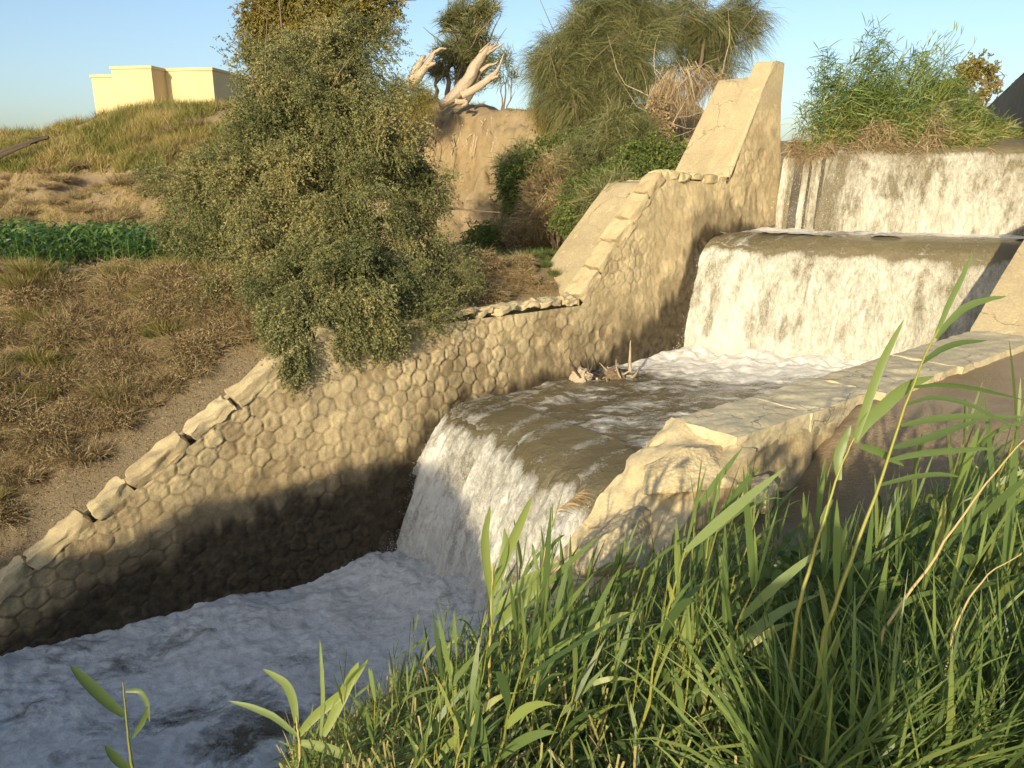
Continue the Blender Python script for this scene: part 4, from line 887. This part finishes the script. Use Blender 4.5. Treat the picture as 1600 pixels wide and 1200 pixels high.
# matted straw over the steep bank
mb = MB(); s_ = rng.uniform(-9, 6, 70000); q = rng.random(70000); pe = np.interp(s_, [-8, -3.7, -2.3, -1, 0, 3, 6], [-6.2, -5.2, -4.5, -3.2, -2.5, -2.1, -2.0]); p_ = -.8 + (pe + .8) * q
k = (q > .18 + .16 * fbm(s_ * 1.5, p_ * 1.5, 2, 3)) | (s_ > .5) | (rng.random(70000) < .12); s_, p_ = s_[k], p_[k]; x, y = W(s_, p_); n = len(x)
blades(mb, gpt(x, y, -.01), np.stack([rng.normal(0, 1, n), rng.normal(-.3, .8, n), rng.uniform(-.3, .9, n)], 1), rng.uniform(.08, .3, n), .009, rng.uniform(.1, .7, n), 3, np.clip(.45 + .35 * fbm(x * 1.5, y * 1.5, 3, 3) + rng.normal(0, .2, n), 0, 1))
tag(mb.build('straw_litter', M['drygrass'], None, False), 'matted straw and dead stalks covering the steep bank', 'dry grass', kind='stuff')
mb = MB(); s_ = rng.uniform(-9, .6, 16000); p_ = -.62 - abs(rng.normal(0, .75, 16000)); x, y = W(s_, p_)
leaves(mb, gpt(x, y, .004), np.stack([rng.normal(0, 1, 16000), rng.normal(0, 1, 16000), rng.uniform(-.25, .5, 16000)], 1), rng.uniform(.012, .05, 16000), rng.uniform(.008, .024, 16000), np.clip(rng.beta(1.6, 2.5, 16000), 0, 1))
tag(mb.build('leaf_litter', M['twig'], None, False), 'dead leaf litter lying on the gravel behind the wall coping', 'leaf litter', kind='stuff')
# loose sticks
SK = [((185, 535), (222, 572), .022, 'pale bent stick standing out of the middle of the steep bank'), ((150, 577), (205, 560), .02, 'grey stick lying level left of the pale bent stick'),
      ((90, 612), (100, 660), .014, 'thin upright stick low on the bank far left'), ((152, 690), (166, 668), .014, 'short pale stick leaning near the gravel strip'), ((60, 480), (75, 425), .016, 'pale stalk standing at the corn edge of the bank')]
for (a, b, r, lb_) in SK:
    # find the bank under the stick's pixel
    def on_bank(u, v):
        for t in np.arange(9, 22, .03):
            q = at(u, v, t)
            if H(q[0], q[1]) > q[2]: return q
        return at(u, v, 14)
    A_, B_ = on_bank(*a) + [0, -.03, .05], on_bank(*b) + [0, -.05, .12]
    root = empty('stick', A_, lb_, 'stick'); mb = MB(); tube(mb, wob(A_, B_, 8, .06), np.linspace(r, r * .5, 8), 6, .5); settle(root, mb.build('wood', M['dead']))

# ------------------------------------------------------------------ reeds
def reed_mb(h, n, lean=(0, 0), L=(.3, .62), Wd=(.014, .042), r=.006, start=.15, plume=False, wind=.6, st_t=None):
    st, lf = MB(), MB(); k = 9; t = np.linspace(0, 1, k)
    ps = np.stack([lean[0] * h * t ** 1.6, lean[1] * h * t ** 1.6, h * t * (1 - .1 * (abs(lean[0]) + abs(lean[1])) * t)], 1); ps[1:-1] += rng.normal(0, .006, (k - 2, 3))
    tube(st, ps, np.linspace(r, r * .4, k), 5, rng.uniform(.1, .6) if st_t is None else st_t)
    tt = np.linspace(start, .97, n) + rng.normal(0, .02, n); tt = np.clip(tt, .05, 1); P = np.stack([np.interp(tt, t, ps[:, i]) for i in range(3)], 1)
    a = np.arange(n) * np.pi + rng.normal(0, .7, n) + random.uniform(0, 6)
    el = rng.uniform(.4, 2.1, n) + tt * 1.1
    D = np.stack([np.cos(a) + wind, np.sin(a) * .8, el], 1)
    blades(lf, P, D, rng.uniform(*L, n) * (1 - .25 * abs(tt - .6)), rng.uniform(*Wd, n), rng.uniform(.05, .55, n), 6, np.clip(rng.beta(2, 2.4, n), 0, .93), 'leaf')
    tip = ps[-1]; blades(lf, np.repeat(tip[None], 2, 0), np.array([[.15, 0, 1.], [-.1, .1, 1.2]]), np.array([.32, .22]), .014, .1, 5, np.array([.5, .6]), 'leaf')
    return st, lf
GR = 'green reeds crowding the near bank'
RL = 'green reed stalk in the dense reed bed on the near bank'
rp = []
def near_z(x, y): return gpt(x, y, -.05)
nspots = []
# places: fill the bank between the camera and the canal
while len(nspots) < 330:
    d = random.uniform(2.3, 7.2); u = random.uniform(480, 1750); x = (u - 800) / 1200 * d; y = d
    s_, p_ = SPc(x, y)
    if p_ < 5.3 + .3 * random.random(): continue
    if p_ < 8.1 and s_ > .4: continue
    if (s_ > -.2 and p_ < 9.3) or (s_ > 1.2 and p_ < 10): continue
    nspots.append((x, y, s_, p_, d))
nspots.sort(key=lambda q: q[4])
for k in range(14):
    h = random.uniform(.75, 1.25); rp.append(reed_mb(h, random.randint(7, 11), (random.uniform(-.05, .35), random.uniform(-.1, .15))))
def maxtop(u):   # how high (photo row) the reed tops reach at each column: keeps the canal in view
    return np.interp(u, [380, 430, 520, 600, 680, 770, 840, 900, 1000, 1100, 1200, 1300, 1400, 1600, 1800], [1090, 1050, 1045, 990, 940, 850, 820, 840, 830, 790, 790, 750, 690, 600, 580])
def topz(x, y, u):
    q = (600 - maxtop(u)) / 1200; return (-SP + CP * q) / (CP + SP * q) * y
prs = []
used = 0
for (x, y, s_, p_, d) in nspots:
    u = 800 + 1200 * x / (y * CP + .5); g = near_z(x, y); room = topz(x, y, u) - g[2]
    if room < .35: continue
    sc = min(1.25, max(.38, room * random.uniform(.6, 1.0) / 1.15))
    if used < 14: prs.append(proto([('stem', rp[used][0], M['stem']), ('leaves', rp[used][1], M['reed'])], 'reed', RL, 'reed', GR, g)); prs[-1].scale = (sc,) * 3
    else: copy_tree(prs[used % 14], g, random.uniform(-.6, .6), sc, None, (random.uniform(-.1, .1), random.uniform(-.05, .18)))
    used += 1
    if used >= 195: break
# undergrowth below them
mb = MB(); N = 30000; d = rng.uniform(1.6, 7.6, N); u = rng.uniform(380, 1800, N); x = (u - 800) / 1200 * d; y = d.copy(); s_, p_ = SPc(x, y)
z = H(x, y); ok = (p_ > 5.2) & ~((s_ > .4) & (p_ < 8.9)) & ~((s_ > 1.5) & (p_ < 10.2)) & ~((s_ > -1.6) & (p_ < 7.9)); uu = 800 + 1200 * x / (y * CP - z * SP); room = topz(x, y, uu) - z
ok &= room > .15; x, y, z, room = x[ok], y[ok], z[ok], room[ok]; n = len(x)
P = np.stack([x, y, z + rng.uniform(-.02, .35, n) * np.minimum(room, 1)], 1); a = rng.uniform(0, 6.28, n)
D = np.stack([np.cos(a) * .8 + .55, np.sin(a) * .7, rng.uniform(-.1, 1.3, n)], 1)
blades(mb, P, D, rng.uniform(.14, .42, n) * np.clip(room, .3, 1), rng.uniform(.005, .022, n), rng.uniform(.1, .7, n), 5, np.clip(.06 + rng.beta(2, 2.3, n) + .25 * fbm(x * 1.3, y * 1.3, 5, 3), 0, 1), 'leaf')
n2 = 4200; i = rng.integers(0, n, n2); blades(mb, np.stack([x[i], y[i], z[i]], 1), np.stack([rng.normal(.1, .3, n2), rng.normal(0, .3, n2), np.full(n2, 1.)], 1), rng.uniform(.2, .6, n2) * np.clip(room[i], .3, 1), .008, .1, 3, rng.uniform(.93, 1, n2), 'flat')
tag(mb.build('undergrowth', M['reed'], None, False), 'dense low reed leaves and grass covering the near bank', 'reed undergrowth', kind='stuff')
mb = MB(); n = 2600; u = rng.uniform(1180, 1640, n); y = rng.uniform(1.9, 2.42, n); x = (u - 800) / 1200 * y * 1.25; z = H(x, y)
uu = 800 + 1200 * x / (y * CP + 2 * SP); room = np.clip((-SP + CP * (600 - np.interp(uu, [1150, 1300, 1500, 1650], [960, 900, 860, 800])) / 1200) / (CP + SP * (600 - 880) / 1200) * y - z, .15, 1.2)
blades(mb, np.stack([x, y, z + rng.uniform(0, .3, n)], 1), np.stack([rng.normal(.25, .45, n), rng.normal(0, .4, n), np.full(n, 1.)], 1), room * rng.uniform(.45, .95, n), rng.uniform(.006, .020, n), rng.uniform(.1, .5, n), 5, np.clip(rng.beta(1.8, 2.4, n), 0, 1), 'leaf')
tag(mb.build('reed_leaves', M['reed'], None, False), 'fine reed leaves around the foot of the tall single reeds', 'reed leaves', kind='stuff')
# broad leaved creepers among the reeds
mb = MB(); n = 1500; cu = rng.choice([(1330, 900), (1180, 1080), (1290, 980), (1560, 830), (1400, 1130), (1480, 850), (1240, 930), (1120, 1140)], n); dd = rng.uniform(3.0, 4.4, n)
P = np.array([at(cu[k][0] + rng.normal(0, 50), cu[k][1] + rng.normal(0, 45), dd[k]) for k in range(n)]); P[:, 2] = np.maximum(P[:, 2], H(P[:, 0], P[:, 1]) + .03)
keep = P[:, 2] < H(P[:, 0], P[:, 1]) + .8; P = P[keep]; n = len(P)
blades(mb, P, rng.normal(0, 1, (n, 3)) + [0, -.4, .1], rng.uniform(.05, .09, n), rng.uniform(.045, .08, n), .2, 4, rng.uniform(0, .7, n), 'leaf')
tag(mb.build('creeper_leaves', M['vine'], None, False), 'round leaved creeper growing through the reeds', 'creeper', kind='stuff')
# the tall single reeds
def tall_reed(label, pts, t, r, lv, tint=.55, stint=.5, plume=None):
    ps = smooth_path(P_(pts, t), 16, .0015); g_ = float(H(ps[0][0], ps[0][1]))
    if 0 < ps[0][2] - g_ < 2.2: ps = np.vstack([[ps[0] + (ps[0] - ps[2]) * .3 * np.array([1, 1, 0]) + np.array([0, 0, g_ - ps[0][2] - .03])], ps[::1]])[:16 + 1]
    root = empty('reed', ps[0], label, 'reed'); st = MB(); tube(st, ps, np.linspace(r, r * .35, len(ps)), 7, stint); kids = [st.build('stem', M['stem'], None)]
    for (pth, w, tn) in lv:
        c = smooth_path(P_(pth, t), 14, .0005); n = len(c); tg = nrm(np.gradient(c, axis=0)); view = nrm(c); sv = nrm(np.cross(tg, view)); sv = nrm(sv + .5 * view * random.uniform(-1, 1))
        tt = np.linspace(0, 1, n); ww = w * np.maximum(np.sin(np.pi * np.clip(tt * .9 + .1, 0, 1)) ** .6, .06) * .5
        fold = np.cross(sv, tg) * (ww * .25)[:, None]
        lf = MB(); lf.grid(np.stack([c - sv * ww[:, None], c + fold, c + sv * ww[:, None]], 1), tn); kids.append(lf.build('leaf', M['reed'], None))
    if plume:
        pm = MB(); a, b = at(*plume[0], t), at(*plume[1], t); n = 260; q = rng.random(n) ** .8; P = a + (b - a) * q[:, None]; d = nrm(b - a)
        blades(pm, P, d + rng.normal(0, .25, (n, 3)) + np.array([.5, 0, -.2]), rng.uniform(.05, .12, n), .006, .5, 3); kids.append(pm.build('plume', M['deadneedle'], None, False))
    settle(root, *kids)
tall_reed('tall yellow stemmed reed with one long pointed top leaf, left of the tallest reed', [(1245, 960), (1262, 895), (1282, 830), (1300, 772), (1318, 718), (1334, 685)], 2.6, .0075,
          [([(1336, 690), (1352, 640), (1380, 560), (1412, 500)], .030, .6), ([(1334, 690), (1352, 660), (1382, 634), (1420, 600), (1460, 588)], .045, .55), ([(1312, 750), (1308, 720), (1318, 690), (1330, 664)], .03, .5), ([(1300, 780), (1285, 810), (1288, 850), (1283, 880)], .022, .4), ([(1344, 697), (1372, 705), (1412, 728)], .03, .3)], .6, .55)
tall_reed('tallest reed with yellow stem rising in front of the waterfall', [(1290, 985), (1318, 910), (1345, 835), (1372, 760), (1398, 690), (1424, 605), (1448, 550), (1465, 515)], 2.5, .0078,
          [([(1462, 525), (1480, 480), (1505, 430), (1520, 395)], 0.0187, 0.46), ([(1462, 528), (1490, 495), (1510, 478), (1540, 468), (1572, 463)], 0.0245, 0.38), ([(1440, 568), (1470, 545), (1500, 535), (1542, 532)], 0.0216, 0.15),
           ([(1424, 605), (1470, 600), (1530, 608), (1600, 625)], 0.0158, 0.11), ([(1415, 632), (1460, 618), (1520, 632), (1590, 672)], 0.0158, 0.14), ([(1408, 665), (1450, 655), (1520, 650), (1610, 652)], 0.0230, 0.26),
           ([(1395, 700), (1440, 688), (1490, 670), (1530, 655)], 0.0245, 0.11), ([(1385, 720), (1430, 710), (1490, 704), (1560, 700)], 0.0216, 0.22), ([(1370, 760), (1420, 745), (1470, 740), (1500, 745)], 0.0173, 0.19)], 0.3960, 0.46)
tall_reed('upright pair leaved reed standing in front of the lowest fall', [(765, 1090), (766, 1000), (768, 940), (770, 880)], 3.6, .010,
          [([(768, 940), (760, 880), (757, 840), (766, 790)], .045, .75), ([(770, 930), (790, 870), (812, 820), (832, 775)], .05, .8), ([(772, 960), (800, 925), (830, 900), (880, 878)], .05, .7), ([(768, 990), (800, 955), (835, 920), (850, 890)], .06, .65), ([(770, 915), (785, 880), (790, 850), (788, 825)], .04, .5)], .7, .7)
tall_reed('thin reed with a pinkish feathery plume in front of the lowest fall', [(838, 1010), (845, 900), (858, 830), (875, 790)], 3.9, .005, [([(842, 900), (835, 870), (832, 850)], .02, .6)], .6, .95, ((868, 800), (905, 770)))
tall_reed('lone broken reed standing in the river at the lower left', [(208, 1215), (200, 1150), (192, 1065)], 4.2, .010,
          [([(194, 1118), (160, 1090), (132, 1062), (110, 1040)], .065, .3), ([(196, 1080), (218, 1078), (230, 1098), (234, 1128)], .03, .2), ([(232, 1105), (222, 1130), (206, 1155)], .03, .25), ([(205, 1205), (180, 1185), (164, 1165)], .05, .2)], .3, .2)
tall_reed('leafy reed clump tip at the left end of the reed bed', [(470, 1230), (468, 1160), (463, 1120)], 3.5, .010,
          [([(465, 1150), (430, 1120), (395, 1105), (357, 1095)], .03, .5), ([(463, 1130), (458, 1090), (445, 1065), (410, 1045)], .04, .6), ([(466, 1150), (490, 1120), (540, 1080), (575, 1030)], .045, .75), ([(505, 1150), (530, 1100), (548, 1060), (560, 1035)], .05, .8), ([(466, 1160), (500, 1165), (550, 1185), (580, 1200)], .045, .7), ([(500, 1160), (505, 1100), (503, 1050), (500, 1000)], .02, .6)], .6, .75)
tall_reed('pale dry reed stem leaning across the right side of the reed bed', [(1380, 985), (1440, 900), (1500, 810), (1560, 730), (1620, 665)], 2.6, .006, [], .5, .97)
tall_reed('curved brown dry reed stem arching at the right edge of the reeds', [(1470, 1080), (1490, 985), (1510, 940), (1545, 895), (1595, 865)], 2.5, .005, [], .5, .93)

# ------------------------------------------------------------------ reeds on the top weir
TR = 'reeds on the top weir'
tp = []
for k in range(8):
    st, lf = reed_mb(random.uniform(2.6, 3.4), 15, (random.uniform(.05, .35), random.uniform(-.15, .05)), (.35, .6), (.025, .04), .010, .3, False, .7); tp.append((st, lf))
tr = []
for k in range(90):
    p_ = random.uniform(.0, 2.9); x, y = [float(q) for q in W(13.85 + .65 * p_ + random.uniform(0, 2.6), p_)]; t = CP * y; u = 800 + 1200 * x / t; zt_ = np.interp(u, [1255, 1275, 1300, 1345, 1385, 1430, 1455, 1480], [90, 60, 66, 75, 55, 80, 150, 175]) + random.uniform(0, 70)
    z0 = .7; ztop = at(u, zt_, t)[2]; sc = max(.3, (ztop - z0) / 3.0)
    lab = 'tall windblown reed in the clump on the top weir beside the tall wall'
    if k < 8: tr.append(proto([('stem', tp[k][0], M['stem']), ('leaves', tp[k][1], M['reed'])], 'reed', lab, 'reed', TR, (x, y, z0))); tr[-1].scale = (sc,) * 3
    else: copy_tree(tr[k % 8], (x, y, z0), random.uniform(-.6, .6), sc, None, (random.uniform(-.08, .08), random.uniform(0, .15)))
mb = MB(); N = 23000; p_ = rng.uniform(-.1, 3.7, N); x, y = W(13.75 + .65 * p_ + rng.uniform(0, 2.6, N), p_); hh_ = np.interp(p_, [-.1, .3, 1, 2, 2.8, 3.7], [2.0, 2.5, 2.6, 2.4, 1.5, .4]) * (.75 + .45 * fbm(x * 1.1, y * 1.1, 2, 3)); P = np.stack([x, y, .4 + rng.random(N) ** 1.1 * np.maximum(hh_, .2)], 1)
D = np.stack([rng.normal(.4, .7, N), rng.normal(-.3, .6, N), rng.uniform(-.3, 1.4, N)], 1); dryf = sstep(1.9, .9, P[:, 2] + rng.normal(0, .4, N))
blades(mb, P, D, rng.uniform(.25, .6, N), rng.uniform(.016, .032, N), rng.uniform(.1, .7, N), 4, np.clip(rng.beta(2, 2, N) * .85 + dryf * rng.random(N) * .7, 0, 1), 'leaf')
tag(mb.build('reed_undergrowth', M['reed'], None, False), 'dense green reed leaves filling the clump on the top weir', 'reed undergrowth', kind='stuff')
mb = MB(); N = 4200; p_ = 2.9 * rng.random(N) ** 1.3; x, y = W(13.52 + .65 * p_ + abs(rng.normal(0, .35, N)), p_); cl = fbm(x * 1.6, y * 1.6, 8, 3); P = np.stack([x, y, .38 + rng.random(N) * np.clip(.75 + .9 * cl, .1, 1.7)], 1)
blades(mb, P, np.stack([rng.normal(.1, .8, N), rng.normal(-.5, .5, N), rng.uniform(-1.0, .8, N)], 1), rng.uniform(.2, .6, N), .014, rng.uniform(.1, .9, N), 4)
tag(mb.build('dead_reeds', M['deadneedle'], None, False), 'tangled dead straw hanging at the foot of the top weir reeds', 'dead reeds', kind='stuff')

# ------------------------------------------------------------------ spray
mb = MB()
def drops(n, s0, sk, p0, p1, T, out, lo, hi):
    T = np.array(T); q = rng.random(n) ** .8; p_ = rng.uniform(p0, p1, n); ds = np.interp(q, np.linspace(0, 1, len(T)), T[:, 0]); z = np.interp(q, np.linspace(0, 1, len(T)), T[:, 1])
    s_ = s0 + sk * p_ - ds - abs(rng.normal(0, out, n)) * (.35 + q); z = z + rng.normal(0, .06, n)
    leaves(mb, W(s_, p_, z), rng.normal(0, 1, (n, 3)), rng.uniform(lo, hi, n), rng.uniform(lo, hi, n) * .8, np.full(n, .9))
F3 = [(.25, -4.6), (.60, -5.0), (.82, -5.42), (1.02, -5.86), (1.2, -6.28), (1.34, -6.65)]
drops(26000, 2.55, 0, .1, 6.8, F3, .12, .005, .019); drops(3500, 2.55, 0, .02, .35, F3, .16, .006, .02)
drops(9000, 2.55, 0, .1, 6.8, [(1.2, -6.3), (1.35, -6.5), (1.5, -6.6)], .35, .006, .02)
F2 = [(.5, -2.0), (.62, -2.4), (.76, -2.85), (.88, -3.3), (.98, -3.75), (1.08, -4.15)]
drops(16000, 10.5, .65, .0, 6.9, F2, .09, .007, .022); drops(1200, 10.5, .65, -.02, .2, F2, .12, .008, .022); drops(5000, 10.5, .65, 0, 6.9, [(1.05, -4.0), (1.2, -4.15)], .3, .007, .022)
drops(7000, 13.62, .65, 0, 9, [(.3, .2), (.5, -.3), (.66, -.9), (.76, -1.4)], .05, .007, .022)
m, nt, out = newmat('water droplets'); princ(nt, out, (.80, .79, .72), .4, .5); M['drop'] = m
tag(mb.build('spray', M['drop'], None, False), 'white drops thrown off the falling water', 'spray', kind='stuff')

# unseen reeds added behind the camera to soften the shade over the river
mb = MB(); N = 9000; s_ = rng.uniform(-26, -10, N); p_ = rng.normal(7.6, 1.3, N); x, y = W(s_, p_); z = H(x, y)
blades(mb, np.stack([x, y, z - .05], 1), np.stack([rng.normal(.1, .35, N), rng.normal(0, .35, N), np.full(N, 1.)], 1), rng.uniform(.3, 1.0, N) * (.6 + .5 * fbm(x * .7, y * .7, 4, 2)), .03, rng.uniform(.1, .5, N), 3, rng.beta(2, 2.4, N), 'leaf')
tag(mb.build('shade_reeds', M['reed'], None, False), 'unseen reeds added on the near bank downstream to soften the shade', 'reeds', kind='stuff')

# ------------------------------------------------------------------ the two people whose shadows fall on the near wall
def skinmat(nm, c):
    m, nt, out = newmat(nm); princ(nt, out, c, .8, .2); return m
M['cloth'] = skinmat('blue shirt and trousers', (.10, .13, .20)); M['cloth2'] = skinmat('white shirt and trousers', (.5, .5, .48))
def person(loc, hgt, label, mat, arms):
    k = hgt / 1.72
    V = [(0, 0, .95, .15), (0, 0, 1.15, .15), (0, 0, 1.36, .16), (0, 0, 1.48, .065), (0, .02, 1.56, .075), (0, .03, 1.64, .095), (0, .02, 1.70, .07)]
    E = [(0, 1), (1, 2), (2, 3), (3, 4), (4, 5), (5, 6)]
    for sg in (-1, 1):
        b = len(V); V += [(sg * .10, 0, .86, .10), (sg * .11, .02, .48, .065), (sg * .12, -.01, .09, .045), (sg * .13, .15, .04, .035)]; E += [(0, b), (b, b + 1), (b + 1, b + 2), (b + 2, b + 3)]
        b = len(V); a = arms; V += [(sg * .19, 0, 1.40, .065), (sg * a[0][0], a[0][1], a[0][2], .045), (sg * a[1][0], a[1][1], a[1][2], .035), (sg * a[2][0], a[2][1], a[2][2], .035)]; E += [(2, b), (b, b + 1), (b + 1, b + 2), (b + 2, b + 3)]
    me = bpy.data.meshes.new('person'); me.from_pydata([(x * k, y * k, z * k) for x, y, z, r in V], E, [])
    o = bpy.data.objects.new('person', me); COL.objects.link(o); o.location = loc; me.materials.append(mat)
    md = o.modifiers.new('skin', 'SKIN'); md.use_smooth_shade = True; o.modifiers.new('sub', 'SUBSURF').render_levels = 2
    if not me.skin_vertices: me.attributes.update()
    sv = me.skin_vertices[0].data if me.skin_vertices else None
    if sv:
        for i, v in enumerate(V): sv[i].radius = (v[3] * k, v[3] * k)
        sv[0].use_root = True
    tag(o, label, 'person')
person((-.02, -.42, float(H(0, -.42))), 1.72, 'person in dark clothes standing on the near bank taking the picture', M['cloth'], [(.24, .10, 1.22), (.14, .26, 1.45), (.07, .30, 1.58)])
